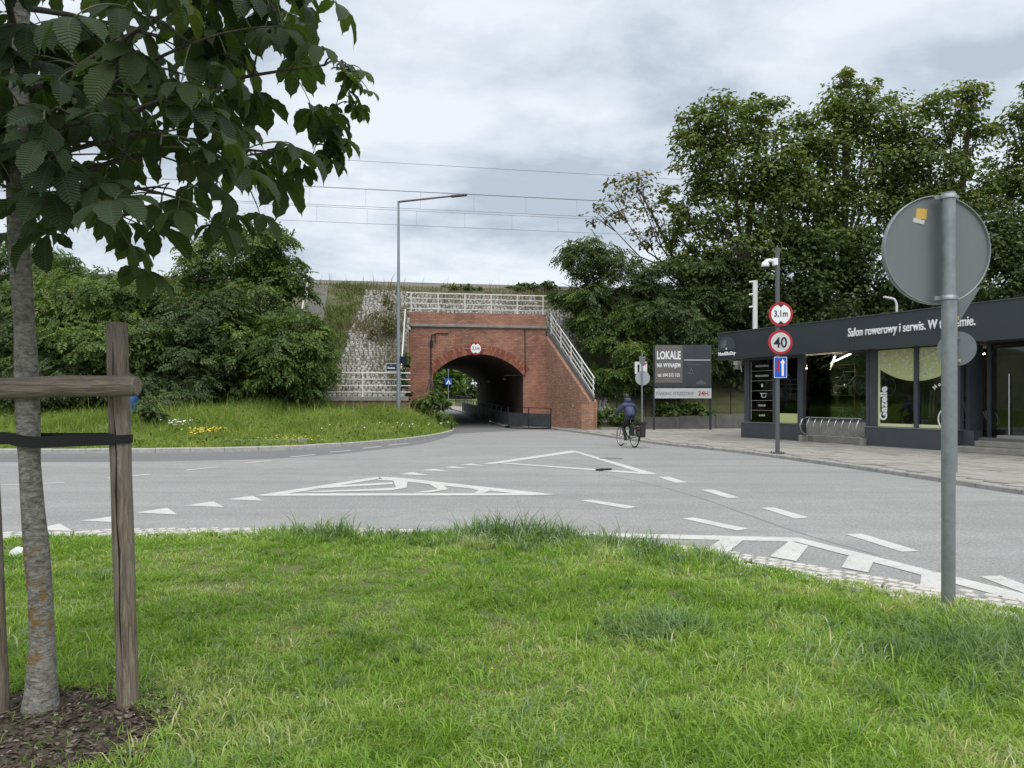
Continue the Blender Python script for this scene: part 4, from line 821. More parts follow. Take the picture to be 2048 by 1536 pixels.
# ------------------------------------------------------------------ bicycle and rider
WR = .345
def make_bike(name, label, group=None, frame=None, detail=True, cat='bicycle'):
    t = thing(name, label, cat, group=group); fm = frame or M_BLKM
    for x in (0, 1.07):
        tire = MB(); tire.tube([(x+WR*.95*math.cos(a), 0, WR+WR*.95*math.sin(a)) for a in np.linspace(0, 2*math.pi, 33)], .019, 6, cap=False); w = tire.build('wheel', M_RUB, t)
        rim = MB(); rim.tube([(x+WR*.87*math.cos(a), 0, WR+WR*.87*math.sin(a)) for a in np.linspace(0, 2*math.pi, 33)], .011, 5, cap=False)
        for k in range(18): a = 2*math.pi*k/18; rim.tube([(x+.02*math.cos(a), (-1)**k*.03, WR+.02*math.sin(a)), (x+WR*.87*math.cos(a), 0, WR+WR*.87*math.sin(a))], .0018, 3, cap=False)
        rim.build('rim', M_STEEL, w); MB().tube([(x, -.05, WR), (x, .05, WR)], .025, 8).build('hub', M_STEEL, w)
    fr = MB(); bb, st_, hd_, he = (.44, 0, .29), (.32, 0, .84), (.86, 0, .9), (.9, 0, .72)
    fr.tube([bb, st_], .017, 6); fr.tube([st_, (.88, 0, .84)], .017, 6); fr.tube([bb, he], .02, 6); fr.tube([(.855, 0, .95), he], .021, 6)
    for y in (-.06, .06): fr.tube([bb, (0, y, WR)], .01, 5); fr.tube([(.34, y*.3, .78), (0, y, WR)], .009, 5)
    fr.build('frame', fm, t)
    fk = MB(); fk.tube([he, (.92, 0, .66)], .02, 6)
    for y in (-.055, .055): fk.tube([(.92, y, .66), (1.0, y, .48), (1.07, y, WR)], .012, 5)
    fk.build('fork', fm, t)
    hb = MB(); hb.tube([(.855, 0, .95), (.84, 0, 1.06)], .015, 6); hb.tube([(.74, .31, 1.07), (.82, .2, 1.09), (.87, 0, 1.07), (.82, -.2, 1.09), (.74, -.31, 1.07)], .013, 6); hb.build('handlebar', M_BLKM, t)
    for y in (-.28, .28): MB().tube([(.72, y*1.14, 1.065), (.79, y*.93, 1.08)], .018, 6).build('grip', M_RUB, t)
    sd_ = MB(); sd_.tube([st_, (.29, 0, .95)], .014, 6); sd_.build('seat_post', M_STEEL, t)
    MB().prism([(.15, -.09, .95), (.15, .09, .95), (.26, .075, .96), (.34, .03, .965), (.43, .018, .96), (.43, -.018, .96), (.34, -.03, .965), (.26, -.075, .96)][::-1], (0, 0, .05)).build('saddle', M_RUB, t, .012)
    cr = MB(); cr.lathe([(.0, -.004), (.095, -.004), (.095, .004), (.0, .004)], n=20); o = cr.build('chainring', M_STEEL, t); o.rotation_euler = (R(90), 0, 0); o.location = (.44, -.06, .29)
    for s_ in (1, -1): c = MB(); c.tube([(.44, s_*.07, .29), (.44-s_*.02, s_*.09, .29-s_*.16)], .011, 5); c.box((.44-s_*.02, s_*.14, .29-s_*.165), (.09, .09, .02)); c.build('crank', M_BLKM, t)
    if detail:
        rk_ = MB(); 
        for y in (-.06, .06): rk_.tube([(.2, y, .74), (-.28, y, .74)], .006, 4); rk_.tube([(-.2, y, .74), (0, y, WR)], .006, 4)
        for x in (-.28, -.1, .1): rk_.tube([(x, -.06, .74), (x, .06, .74)], .006, 4)
        rk_.build('rear_rack', M_STEEL, t)
        fe = MB(); n_ = 14; an = np.linspace(R(20), R(195), n_); fe.add([(WR*1.1*math.cos(a), y, WR+WR*1.1*math.sin(a)) for a in an for y in (-.03, .03)], [(2*i, 2*i+1, 2*i+3, 2*i+2) for i in range(n_-1)]); fe.build('mudguard', M_BLKM, t)
        MB().box((-.3, 0, .66), (.03, .07, .06)).build('rear_lamp', mk('lamp_red', (.3, .02, .02), .3), t)
    return t
rp0 = P(1269, 895.5); HEAD = R(90+17); BK_ = make_bike('bicycle', 'black city bicycle ridden towards the underpass'); BK_.location = rp0; BK_.rotation_euler = (0, R(0), HEAD)
PG = thing('pannier_bag', 'bulky black pannier hanging on the right side of the ridden bicycle', 'bag', rp0, HEAD)
mb = MB(); mb.prism([(-.3, -.08, .36), (.12, -.08, .36), (.16, -.08, .8), (-.32, -.08, .84)], (0, -.2, 0)); mb.build('bag_body', mk('bag_black', (.02, .02, .018), .8, col2=(.035, .032, .028), ns=8), PG, .04); MB().prism([(-.33, -.06, .8), (.17, -.06, .78), (.17, -.06, .86), (-.33, -.06, .89)], (0, -.25, 0)).build('flap', M_RUB, PG, .02); MB().box((-.08, -.29, .6), (.03, .012, .4)).build('strap', M_STRAP, PG)
MB().box((-.1, .13, .56), (.3, .02, .3)).build('side_reflector_panel', M_RUB, PG)
def skin(name, verts, edges, radii, mats, parent=None, sub=2, root=0):
    me = bpy.data.meshes.new(name); me.from_pydata(verts, edges, []); o = obj(name+'_tmp', me)
    m = o.modifiers.new('s', 'SKIN'); m.use_smooth_shade = True
    for i, r in enumerate(radii): d_ = me.skin_vertices[0].data[i]; d_.radius = (r, r) if not hasattr(r, '__len__') else r; d_.use_root = (i == root)
    s_ = o.modifiers.new('u', 'SUBSURF'); s_.levels = s_.render_levels = sub
    dg = bpy.context.evaluated_depsgraph_get(); dg.update(); m2 = bpy.data.meshes.new_from_object(o.evaluated_get(dg)); bpy.data.objects.remove(o)
    m2.materials.clear()
    for q in mats: m2.materials.append(q)
    m2.name = name; return obj(name, m2, parent)
M_SKIN = mk('skin', (.42, .25, .18), .55); M_TROU = mk('dark_trousers', (.014, .014, .016), .85, col2=(.022, .022, .025), ns=10); M_JKT = mk('navy_jacket', (.022, .030, .075), .6, col2=(.034, .044, .10), ns=6, bump=.6, bs=9)
V = [(.27, 0, 1.02), (.36, 0, 1.2), (.47, 0, 1.38), (.54, 0, 1.5), (.565, 0, 1.57), (.60, 0, 1.67), (.615, 0, 1.75),      # 0 pelvis..6 head
     (.49, .19, 1.43), (.60, .34, 1.24), (.77, .33, 1.10), (.79, .31, 1.085),                                           # left arm
     (.49, -.19, 1.43), (.60, -.34, 1.24), (.77, -.33, 1.10), (.79, -.31, 1.085),
     (.29, .1, .98), (.60, .12, .68), (.42, .12, .25), (.40, .12, .17), (.52, .13, .13),                                # left leg down
     (.29, -.1, .98), (.68, -.12, .86), (.50, -.12, .56), (.47, -.12, .50), (.59, -.13, .47)]
E = [(0, 1), (1, 2), (2, 3), (3, 4), (4, 5), (5, 6), (3, 7), (7, 8), (8, 9), (9, 10), (3, 11), (11, 12), (12, 13), (13, 14), (0, 15), (15, 16), (16, 17), (17, 18), (18, 19), (0, 20), (20, 21), (21, 22), (22, 23), (23, 24)]
RD = [(.15, .13), (.14, .12), (.15, .12), (.09, .08), .055, (.085, .095), (.075, .085), .065, .048, .036, .04, .065, .048, .036, .04, .1, .07, .048, .04, .035, .1, .07, .048, .04, .035]
RID = skin('person', V, E, RD, [M_TROU, M_SKIN], sub=2)
for p in RID.data.polygons:
    if p.center.z > 1.56 or (p.center.x > .755 and p.center.z > 1.04): p.material_index = 1
RID.location = rp0; RID.rotation_euler = (0, 0, HEAD); tag(RID, 'cyclist in navy hooded jacket and dark trousers riding away towards the tunnel', 'person')
for s_ in (1, -1):                                   # fingers wrapped around the grip
    for k in range(4):
        x, y = .735+k*.017, s_*(.325-k*.012); MB().tube([(x-.0, y, 1.105), (x+.015, y, 1.10), (x+.024, y-.004*s_, 1.08), (x+.012, y, 1.06)], [.011, .0105, .0095, .008], 6).build('finger', M_SKIN, RID)
    MB().tube([(.765, s_*.29, 1.1), (.77, s_*.268, 1.085), (.755, s_*.262, 1.065)], [.012, .011, .009], 6).build('thumb', M_SKIN, RID)
J = skin('jacket', [(.25, 0, .98), (.34, 0, 1.18), (.46, 0, 1.37), (.525, 0, 1.5), (.555, 0, 1.58), (.48, .19, 1.42), (.59, .345, 1.235), (.735, .335, 1.115), (.48, -.19, 1.42), (.59, -.345, 1.235), (.735, -.335, 1.115)],
         [(0, 1), (1, 2), (2, 3), (3, 4), (3, 5), (5, 6), (6, 7), (3, 8), (8, 9), (9, 10)], [(.20, .20), (.20, .18), (.20, .165), (.13, .12), (.085, .09), .095, .075, .055, .095, .075, .055], [M_JKT], RID)
hd_ = MB(); hd_.lathe([(.11, -.02), (.135, .04), (.12, .1), (.1, .125)], n=14); o = hd_.build('hood', M_JKT, RID); o.location = (.5, 0, 1.545); o.rotation_euler = (0, R(18), 0)
hd_ = MB(); hd_.lathe([(.108, -.02), (.112, .04), (.1, .1), (.06, .135), (.0, .145)], n=16); o = hd_.build('knit_cap', M_BLACK, RID); o.location = (.605, 0, 1.70); o.rotation_euler = (0, R(8), 0)
for y in (.088, -.088): MB().lathe([(.0, -.03), (.018, -.015), (.02, .01), (.0, .03)], (.61, y, 1.685), 8).build('ear', M_SKIN, RID)
MB().lathe([(.0, -.025), (.014, -.015), (.006, .03), (0, .035)], (.705, 0, 1.69), 8).build('nose', M_SKIN, RID)
for y in (.035, -.035): MB().lathe([(.0, -.012), (.012, 0), (.0, .012)], (.688, y, 1.712), 8).build('eye', M_BLACK, RID)
MB().box((.685, 0, 1.645), (.015, .05, .008)).build('mouth', mk('lips', (.3, .12, .1), .5), RID)
for (x, y, z) in ((.455, .13, .125), (.525, -.13, .465)): MB().prism([(x-.1, y-.045, z-.0), (x+.12, y-.045, z), (x+.17, y-.03, z+.02), (x+.1, y-.04, z+.075), (x-.09, y-.045, z+.1)], (0, .09, 0)).build('shoe', mk('white_shoe', (.6, .6, .58), .6), RID, .015)
proto = make_bike('bicycle', 'grey bicycle displayed inside the shop behind the bike rack', frame=mk('frame_pale', (.30, .33, .33), .4), detail=False)
inb = [(3.35, .75, .42, 0, 'grey bicycle displayed inside the shop behind the bike rack, left'), (4.55, 1.0, .42, 0, 'bicycle standing deeper inside the shop behind the bike rack'), (3.3, 1.5, 1.75, 0, 'bicycle hung high on the shop interior display'), (4.7, 1.2, 1.65, 0, 'bicycle hung above the floor at the right of the middle window'), (8.3, 1.0, .6, 0, 'bicycle in the yellow-framed shop window behind the sign post')]
for k, (x, y, z, a, lab) in enumerate(inb):
    o = proto if k == 0 else copy_tree(proto); w = SO+SD*x+SI*y; o.location = (w.x, w.y, PZ+z); o.rotation_euler = (0, 0, SROT+a); o['label'] = lab; o['group'] = 'bicycles on display inside the shop'

# ------------------------------------------------------------------ foliage builders
def unit(v): return v/(np.linalg.norm(v, axis=1, keepdims=True)+1e-9)
def leaf_quads(C, D, Nn, ln, wd, tint, fold=.25):    # folded rhombic leaves, two triangles each
    Sd = unit(np.cross(D, Nn)); Nn = np.cross(Sd, D); k = len(C); ln = ln[:, None]; wd = wd[:, None]
    v = np.empty((k, 4, 3)); v[:, 0] = C; v[:, 2] = C+D*ln-Nn*ln*.12; m_ = C+D*ln*.45; v[:, 1] = m_+Sd*wd*.5+Nn*wd*fold; v[:, 3] = m_-Sd*wd*.5+Nn*wd*fold
    i = np.arange(k)[:, None]*4; f = np.concatenate([i+np.array([[0, 1, 2]]), i+np.array([[0, 2, 3]])], 1).reshape(-1, 3)
    return v.reshape(-1, 3), f, np.repeat(tint, 2)
def frond_leaves(C, D, Nn, ln, tint, pairs=4):       # pinnate leaf: pairs of leaflets along a stalk plus one at the end
    Cs, Ds, Ns, Ls, Ws, Ts = [], [], [], [], [], []; Sd = unit(np.cross(D, Nn)); Nu = np.cross(Sd, D)
    for k in range(pairs):
        t = .18+.72*k/pairs; base = C+D*(ln*t)[:, None]-Nu*(ln*t*t*.25)[:, None]
        for s_ in (-1, 1):
            d_ = unit(Sd*s_*.85+D*.5-Nu*.22+rng.normal(0, .12, C.shape)); Cs.append(base); Ds.append(d_); Ns.append(Nu); Ls.append(ln*.36*(1-.25*t)); Ws.append(ln*.15); Ts.append(tint+rng.normal(0, .05, len(C)))
    Cs.append(C+D*(ln*.85)[:, None]-Nu*(ln*.2)[:, None]); Ds.append(unit(D-Nu*.3)); Ns.append(Nu); Ls.append(ln*.34); Ws.append(ln*.16); Ts.append(tint)
    return leaf_quads(np.concatenate(Cs), np.concatenate(Ds), np.concatenate(Ns), np.concatenate(Ls), np.concatenate(Ws), np.clip(np.concatenate(Ts), 0, 1))
def lobe_points(c, r, n, shell=.55, clump=None, nclump=14, crad=.3):
    """leaf points gathered in clumps spread through an ellipsoid; returns points and outward directions"""
    u = unit(rng.normal(size=(nclump, 3))); rad_ = (shell+(1-shell)*rng.random(nclump))[:, None]
    cc_ = u*rad_; idx = rng.integers(0, nclump, n); q = rng.normal(size=(n, 3)); q = unit(q)*(rng.random(n)**.45)[:, None]*np.array([1, 1, .62])
    cs = crad*(.65+.7*rng.random(nclump)); p = cc_[idx]+q*cs[idx][:, None]
    bias = rng.random(nclump)[idx]; return c+p*r, unit(q+.5*cc_[idx]), bias
def foliage(lobes, n_per_m2, kind, size):
    CC, DD, NN, TT, LL = [], [], [], [], []
    for c, r in lobes:
        c = np.array(c); r = np.array(r); area = 4*math.pi*((r[0]*r[1]+r[0]*r[2]+r[1]*r[2])/3); n_ = int(area*n_per_m2); nc = max(8, int(area/1.1))
        p, out, bias = lobe_points(c, r, n_, nclump=nc, crad=min(.42, .75/np.mean(r)+.1))
        nn = unit(np.array([0, 0, 1.])+.55*out+rng.normal(0, .35, p.shape)); d_ = rng.normal(size=p.shape); d_ -= nn*np.sum(d_*nn, 1, keepdims=True); d_ = unit(unit(d_)+.7*out*np.array([1, 1, .3])+np.array([0, 0, -.35]))
        CC.append(p); DD.append(d_); NN.append(nn); LL.append(size*(.45+1.0*rng.random(n_))); TT.append(np.clip(.15+.5*bias+.35*rng.random(n_), 0, 1))
    C, D, Nn, T, Ln = map(np.concatenate, (CC, DD, NN, TT, LL))
    return frond_leaves(C, D, Nn, Ln, T) if kind == 'frond' else leaf_quads(C, D, Nn, Ln, Ln*.62, T)
def gz(x, y):
    a, b = toB(x, y)
    if b < -8: return .5
    return (emb_z_left(b) if a < 0 else max(0, emb_z_right(b)))
def plant(name, label, cat, lobes_px, d, kind, mat, size, dens, base_px=None, trunk=.18, group=None, depth=.8, limbs=True, lift=0):
    lobes = []
    for l in lobes_px:
        px, py, rx, ry = l[:4]; dd = d+(l[4] if len(l) > 4 else 0); k = dd/F; lobes.append((Q(px, py, dd), (rx*k, max(rx, ry)*k*depth, ry*k)))
    cx_ = sum(c.x for c, r in lobes)/len(lobes); bx = ((base_px-CX)/F*d) if base_px is not None else cx_; by = d
    bz = gz(bx, by)-.15; t = thing(name, label, cat, (bx, by, bz), group=group); O_ = Vector((bx, by, bz))
    v, f, ti = foliage(lobes, dens, kind, size); obj('crown', npmesh('crown', v-np.array(O_), f, 3, mat, {'tint': ti}), t)
    tb = MB(); top = max(lobes, key=lambda q: q[0].z)[0]-O_; k1 = Vector((top.x*.25, top.y*.25, top.z*.45)); k2 = Vector((top.x*.7, top.y*.7, top.z*.8))
    tb.tube([(0, 0, 0), Vector((k1.x*.3, 0, k1.z*.4)), k1, k2, top], [trunk, trunk*.85, trunk*.7, trunk*.45, trunk*.15], 7)
    for c, r in lobes:
        q = c-O_; s0 = Vector((0, 0, 0)).lerp(k1, .75) if q.z < k2.z else k1; m_ = s0.lerp(q, .5)+Vector((0, 0, -.08*q.length)); tb.tube([s0, m_, q], [trunk*.4, trunk*.28, trunk*.08], 5, cap=False)
        for _ in range(7 if limbs else 2):
            e_ = Vector(unit(rng.normal(size=(1, 3)))[0])*.8; tip = q+Vector((e_.x*r[0], e_.y*r[1], e_.z*r[2])); tb.tube([m_.lerp(q, .6), q.lerp(tip, .5)+Vector((0, 0, .05)), tip], [trunk*.13, trunk*.09, .012], 4, cap=False)
    tb.build('trunk', M_BARK, t); return t
# left shrubs (feathery leaves) on the slope
plant('robinia_shrub', 'tall feathery green shrub reaching highest left of the underpass', 'shrub', [(500, 510, 70, 62), (430, 540, 75, 75, .5), (560, 560, 52, 52), (510, 620, 100, 70, -1), (600, 572, 26, 28, -.5), (440, 470, 38, 30, .5), (560, 485, 40, 30), (500, 460, 26, 18), (610, 645, 24, 28, -1)], 37, 'frond', M_LROB, .55, 24, 520, .14)
plant('robinia_shrub', 'dense dark feathery shrub just left of the stone slope', 'shrub', [(560, 690, 85, 65), (605, 730, 62, 60), (470, 720, 85, 66), (540, 768, 95, 36), (635, 680, 32, 40, .3)], 33.5, 'frond', M_LROB, .5, 30, 560, .1)
plant('robinia_shrub', 'dark green shrub behind the wooden stake', 'shrub', [(380, 660, 90, 70), (350, 730, 110, 60), (430, 620, 60, 50, 1), (310, 700, 70, 70)], 33, 'frond', M_LDARK, .5, 28, 370, .1)
plant('robinia_shrub', 'bright green spreading shrub behind the tree trunk', 'shrub', [(180, 620, 120, 60, 1.5), (120, 580, 90, 45, 3), (270, 600, 80, 50, 2.5), (200, 690, 120, 60), (90, 690, 90, 65)], 32, 'frond', M_LROB, .5, 28, 190, .1)
plant('robinia_shrub', 'green shrub at the far left edge beyond the road', 'shrub', [(-20, 620, 90, 70, 2), (20, 700, 100, 65), (-90, 680, 90, 80), (-150, 600, 90, 90, 2)], 31.5, 'frond', M_LDARK, .5, 24, -30, .1)
plant('robinia_shrub', 'low dark thicket at the foot of the left slope', 'shrub', [(120, 765, 130, 45), (330, 775, 110, 36), (-20, 770, 90, 40), (230, 770, 90, 40)], 31, 'frond', M_LDARK, .42, 34, 150, .06)
plant('slope_tree', 'pale green tree glimpsed under the chestnut leaves on the embankment', 'tree', [(110, 540, 60, 40), (30, 520, 70, 50), (200, 560, 60, 30)], 42, 'frond', M_LROB, .55, 26, 100, .14)
plant('verge_bush', 'leafy bush at the foot of the left arch pier', 'bush', [(862, 818, 32, 34), (842, 806, 20, 20, .5), (886, 806, 18, 16), (884, 842, 20, 16, -1), (848, 848, 26, 16, -.8), (868, 793, 14, 12), (866, 848, 24, 14, -1)], 38.5, 'leaf', M_LROB, .22, 90, 860, .04)
plant('climbing_vine', 'ivy climbing the white handrail on the left wing wall', 'vine', [(806, 745, 9, 26), (808, 780, 12, 20), (814, 715, 6, 16), (803, 795, 14, 14)], 36.2, 'leaf', M_LDARK, .2, 90, 806, .03, limbs=False)
plant('verge_bush', 'dark rounded weed clump in the meadow near the wooden stake', 'bush', [(285, 825, 32, 20), (315, 832, 24, 16)], 27.5, 'leaf', M_LDARK, .2, 110, 290, .03, limbs=False)
# right slope shrubs and trees
plant('slope_shrub', 'dark shrub with ragged top right above the wing wall', 'shrub', [(1180, 520, 60, 45), (1240, 560, 70, 60), (1150, 580, 40, 40), (1210, 620, 60, 50, -1)], 44, 'frond', M_LDARK, .55, 24, 1210, .12)
plant('slope_shrub', 'mid-green feathery shrub beside the white wing wall handrail', 'shrub', [(1200, 650, 45, 45), (1250, 700, 50, 50, -.8), (1160, 620, 25, 40, .5), (1220, 750, 40, 34, -1.2), (1280, 640, 55, 50)], 42.3, 'frond', M_LROB, .5, 30, 1230, .1)
plant('slope_shrub', 'green thicket behind the billboard', 'shrub', [(1340, 640, 70, 55), (1400, 690, 70, 60), (1330, 740, 60, 50), (1430, 620, 60, 60, .5), (1290, 775, 32, 26, -.6), (1340, 560, 60, 50, 1.2), (1420, 545, 60, 55, 1.2), (1295, 585, 45, 40, 1)], 42, 'frond', M_LDARK, .5, 28, 1360, .1)
plant('wall_bush', 'bush spilling over the low concrete wall under the billboard', 'bush', [(1360, 815, 45, 20), (1330, 822, 25, 18), (1400, 818, 28, 15)], 40.6, 'leaf', M_LROB, .22, 70, 1360, .03, limbs=False)
plant('wall_bush', 'leafy clump at the foot of the right wing wall', 'bush', [(1215, 832, 30, 18), (1190, 838, 16, 12), (1250, 836, 24, 14)], 40, 'leaf', M_LROB, .22, 80, 1215, .03, limbs=False)
plant('slope_shrub', 'dark undergrowth right behind the shop roof, left part', 'shrub', [(1500, 600, 80, 80), (1460, 700, 80, 70), (1580, 560, 80, 80), (1560, 650, 80, 60)], 43, 'leaf', M_LDARK, .29, 46, 1510, .1)
plant('slope_shrub', 'dark undergrowth behind the middle of the shop roof', 'shrub', [(1680, 590, 90, 80), (1770, 540, 90, 80), (1640, 520, 80, 70), (1800, 620, 70, 50)], 43, 'leaf', M_LDARK, .29, 46, 1720, .1)
plant('slope_shrub', 'dark undergrowth behind the right end of the shop', 'shrub', [(1890, 560, 90, 80), (1990, 540, 90, 90), (2080, 520, 100, 110), (1950, 470, 80, 70), (2180, 500, 110, 120)], 42, 'leaf', M_LDARK, .29, 44, 1980, .1)
plant('deciduous_tree', 'tall full-crowned tree, leftmost of the big trees behind the shop', 'tree', [(1460, 240, 75, 60), (1400, 310, 55, 70), (1520, 230, 55, 50), (1470, 340, 90, 80), (1540, 330, 60, 80), (1430, 420, 70, 70), (1530, 430, 80, 70), (1385, 250, 35, 40), (1480, 510, 90, 60), (1370, 480, 40, 40), (1575, 400, 50, 90), (1410, 540, 70, 50), (1360, 400, 36, 40)], 43.5, 'leaf', M_LTREE, .27, 36, 1480, .3)
plant('deciduous_tree', 'tallest tree with a pointed crown, second of the big trees from the left', 'tree', [(1700, 200, 60, 45), (1660, 260, 75, 70), (1755, 240, 70, 60), (1600, 280, 45, 60), (1710, 330, 95, 80), (1630, 370, 70, 70), (1790, 330, 60, 80), (1720, 430, 100, 70), (1610, 450, 70, 70), (1690, 155, 30, 22), (1740, 170, 22, 18), (1580, 350, 36, 70), (1830, 420, 60, 90), (1660, 500, 90, 50)], 44, 'leaf', M_LTREE, .27, 36, 1690, .32)
plant('deciduous_tree', 'bushy-topped tree, third of the big trees from the left', 'tree', [(1900, 210, 60, 45), (1850, 270, 55, 55), (1930, 280, 55, 60), (1870, 350, 75, 70), (1940, 390, 70, 60), (1860, 440, 80, 70), (1945, 190, 30, 25)], 43, 'leaf', M_LTREE, .27, 36, 1890, .3)
plant('deciduous_tree', 'tree cut off by the right edge of the picture', 'tree', [(2050, 260, 60, 60), (2010, 340, 55, 60), (2100, 340, 80, 80), (2040, 430, 80, 70), (2120, 230, 80, 80), (2070, 180, 25, 30), (2200, 300, 110, 110), (2160, 440, 110, 80)], 43.5, 'leaf', M_LTREE, .27, 36, 2090, .3)
plant('sparse_tree', 'thin half-bare tree leaning left with sparse leaves against the sky', 'tree', [(1290, 400, 55, 45), (1230, 410, 45, 38), (1330, 450, 50, 45), (1270, 365, 50, 25), (1200, 430, 32, 25), (1350, 500, 45, 36), (1290, 470, 36, 24), (1385, 545, 40, 32)], 46, 'leaf', M_LDRY, .28, 9, 1390, .16)
plant('crest_bush', 'low green bush on the railway crest above the parapet middle', 'bush', [(925, 574, 32, 9), (905, 577, 20, 7), (950, 578, 22, 6)], 47.4, 'leaf', M_LROB, .24, 60, 925, .03, limbs=False)
plant('crest_bush', 'low green bush on the crest near the right end of the parapet', 'bush', [(1050, 574, 34, 10), (1085, 572, 28, 12), (1020, 580, 20, 6)], 48.2, 'leaf', M_LDARK, .24, 60, 1055, .03, limbs=False)
plant('slope_bush', 'brownish green bush growing out of the stone slope by the lamp', 'bush', [(762, 660, 26, 46), (770, 715, 18, 26), (745, 690, 18, 14), (775, 620, 16, 30)], 40.3, 'leaf', M_LDRY, .2, 30, 765, .03, limbs=False)
# crest weeds
def blades(C, ln, wd, lean, tint, ang=None):
    k = len(C); a = rng.random(k)*2*math.pi if ang is None else ang; dr = np.stack([np.cos(a), np.sin(a), np.zeros(k)], 1); sd_ = np.stack([-np.sin(a), np.cos(a), np.zeros(k)], 1)
    b = rng.random(k)*2*math.pi; sd_ = np.stack([np.cos(b), np.sin(b), np.zeros(k)], 1)
    up = np.array([0, 0, 1.]); l1 = (ln*.5)[:, None]; w = (wd*.5)[:, None]; le = lean[:, None]
    m_ = C+(up*np.sqrt(np.maximum(.05, 1-(le*.6)**2))+dr*le*.6)*l1; tp = m_+(up*np.sqrt(np.maximum(.02, 1-np.minimum(1, le*1.5)**2))+dr*np.minimum(1.1, le*1.5))*l1
    v = np.stack([C-sd_*w, C+sd_*w, m_+sd_*w*.8, m_-sd_*w*.8, tp], 1).reshape(-1, 3); i = np.arange(k)[:, None]*5
    f = np.concatenate([i+np.array([[0, 1, 2]]), i+np.array([[0, 2, 3]]), i+np.array([[3, 2, 4]])], 1).reshape(-1, 3); return v, f, np.repeat(np.clip(tint, 0, 1), 3)
def stuff(name, label, v, f, ti, mat, parent=None):
    o = obj(name, npmesh(name, v, f, 3, mat, {'tint': ti}), parent); return tag(o, label, name.replace('_', ' '), kind='stuff')
n_ = 9000; a = rng.uniform(-40, 30, n_); b = rng.uniform(2.6, 4.6, n_); hh = .15+.45*rng.random(n_)*vnoise(a, b*0, .35)+(rng.random(n_) > .985)*.7
C = np.array([B(x, y, 8.55 if y > 3.8 else 8.0+(y-2.9)*.62) for x, y in zip(a, b)])
stuff('crest_weeds', 'dry weeds and grass along the railway crest', *blades(C, hh, .04+0*hh, rng.random(n_)*.5, rng.random(n_)), M_STRAW)
n_ = 16000; b = rng.uniform(-7, 4, n_); k = rng.random(n_); lz = np.array([emb_z_left(x) for x in b]); al_ = np.where(k < .42, face_edge(b)-(8.55+face_edge(b))*rng.random(n_)+rng.normal(0, .28, n_), -11-30*rng.random(n_))
keep = vnoise(al_, b, .9)+.5*vnoise(al_, b, 2.7) > .42; al_, b, lz = al_[keep], b[keep], lz[keep]; C = np.array([B(x, y, z) for x, y, z in zip(al_, b, lz)]); m2 = len(C)
stuff('slope_grass', 'rough green grass strip on the left slope', *blades(C, (.10+.42*rng.random(m2))*(.4+.9*vnoise(al_, b, 1.3)), .035+0*b, .25+rng.random(m2)*.6, rng.random(m2)), leafmat('slope_blades', [(0, (.065, .10, .025)), (.6, (.13, .18, .045)), (1, (.24, .21, .10))], .7, .25))
# brown weeds growing out of the stone facing
CC = []
for (ca, cb, sa, sb, cnt) in ((-5.0, -3.2, .6, 2.0, 1500), (-5.6, -1.0, .9, .7, 900), (-6.4, -1.2, .7, .35, 500), (-4.7, -5.2, .5, 1.0, 700), (-4.6, .6, .5, 1.4, 700), (-7.6, -6.2, .5, .8, 400), (5.3, -1.0, .8, 1.0, 600), (5.8, -3.0, .6, .8, 500), (2.6, 1.9, .8, .6, 600), (-1.5, 2.3, 1.2, .5, 600)):
    cnt = int(cnt*.5); aa = rng.normal(ca, sa, cnt); bb = rng.normal(cb, sb, cnt)
    for x, y in zip(aa, bb):
        if abs(x) < 3.9: z = 6.5+(y-.4)*.62 if .5 < y < 3 else None
        elif x < 0: z = emb_z_left(y)+.1 if (-7.3 < y < 3.5 and x < wing_l(y)-.1) else None
        else: z = emb_z_right(y)+.1 if (-4.4 < y < 3 and x > wing_r(y)+.1) else None
        if z is not None: CC.append(B(x, y, z))
C = np.array(CC); m2 = len(C); stuff('facing_weeds', 'brown dry weeds growing between the slope stones', *blades(C, .25+.4*rng.random(m2), .028+0*C[:, 0], .2+.5*rng.random(m2), rng.random(m2)), M_STRAW)

# ------------------------------------------------------------------ meadow on the verge
def tri_sample(Vv, Ff, n_):
    q = np.concatenate([Ff[:, [0, 1, 2]], Ff[:, [0, 2, 3]]]); A, B_, C_ = Vv[q[:, 0]], Vv[q[:, 1]], Vv[q[:, 2]]; ar = np.linalg.norm(np.cross(B_-A, C_-A), axis=1)
    i = rng.choice(len(q), n_, p=ar/ar.sum()); u, v = rng.random(n_), rng.random(n_); s_ = u+v > 1; u[s_], v[s_] = 1-u[s_], 1-v[s_]
    return A[i]+(B_[i]-A[i])*u[:, None]+(C_[i]-A[i])*v[:, None]
sel = VERGE_V[:, 0] > -27; Fv = VERGE_F[np.all(sel[VERGE_F], axis=1)]
C = tri_sample(VERGE_V, Fv, 120000)
kx = np.array([p.x for p in KS]); ky = np.array([p.y for p in KS]); o_ = np.argsort(kx); edge = np.clip((C[:, 1]-np.interp(C[:, 0], kx[o_], ky[o_]))/6, 0, 1)
hn = vnoise(C[:, 0], C[:, 1], .55); h2 = vnoise(C[:, 0], C[:, 1], 1.7)
hh = (.10+.28*edge+.75*hn*hn*edge)*(.6+.6*rng.random(len(C)))+(rng.random(len(C)) > .985)*(.15+.45*rng.random(len(C)))*(.3+edge)
stuff('meadow_grass', 'tall unmown meadow grass on the left verge', *blades(C, hh, .016+.012*rng.random(len(C)), .15+.55*rng.random(len(C)), .1+.55*h2+.3*rng.random(len(C))+(rng.random(len(C)) > .93)*.3), M_MEAD)
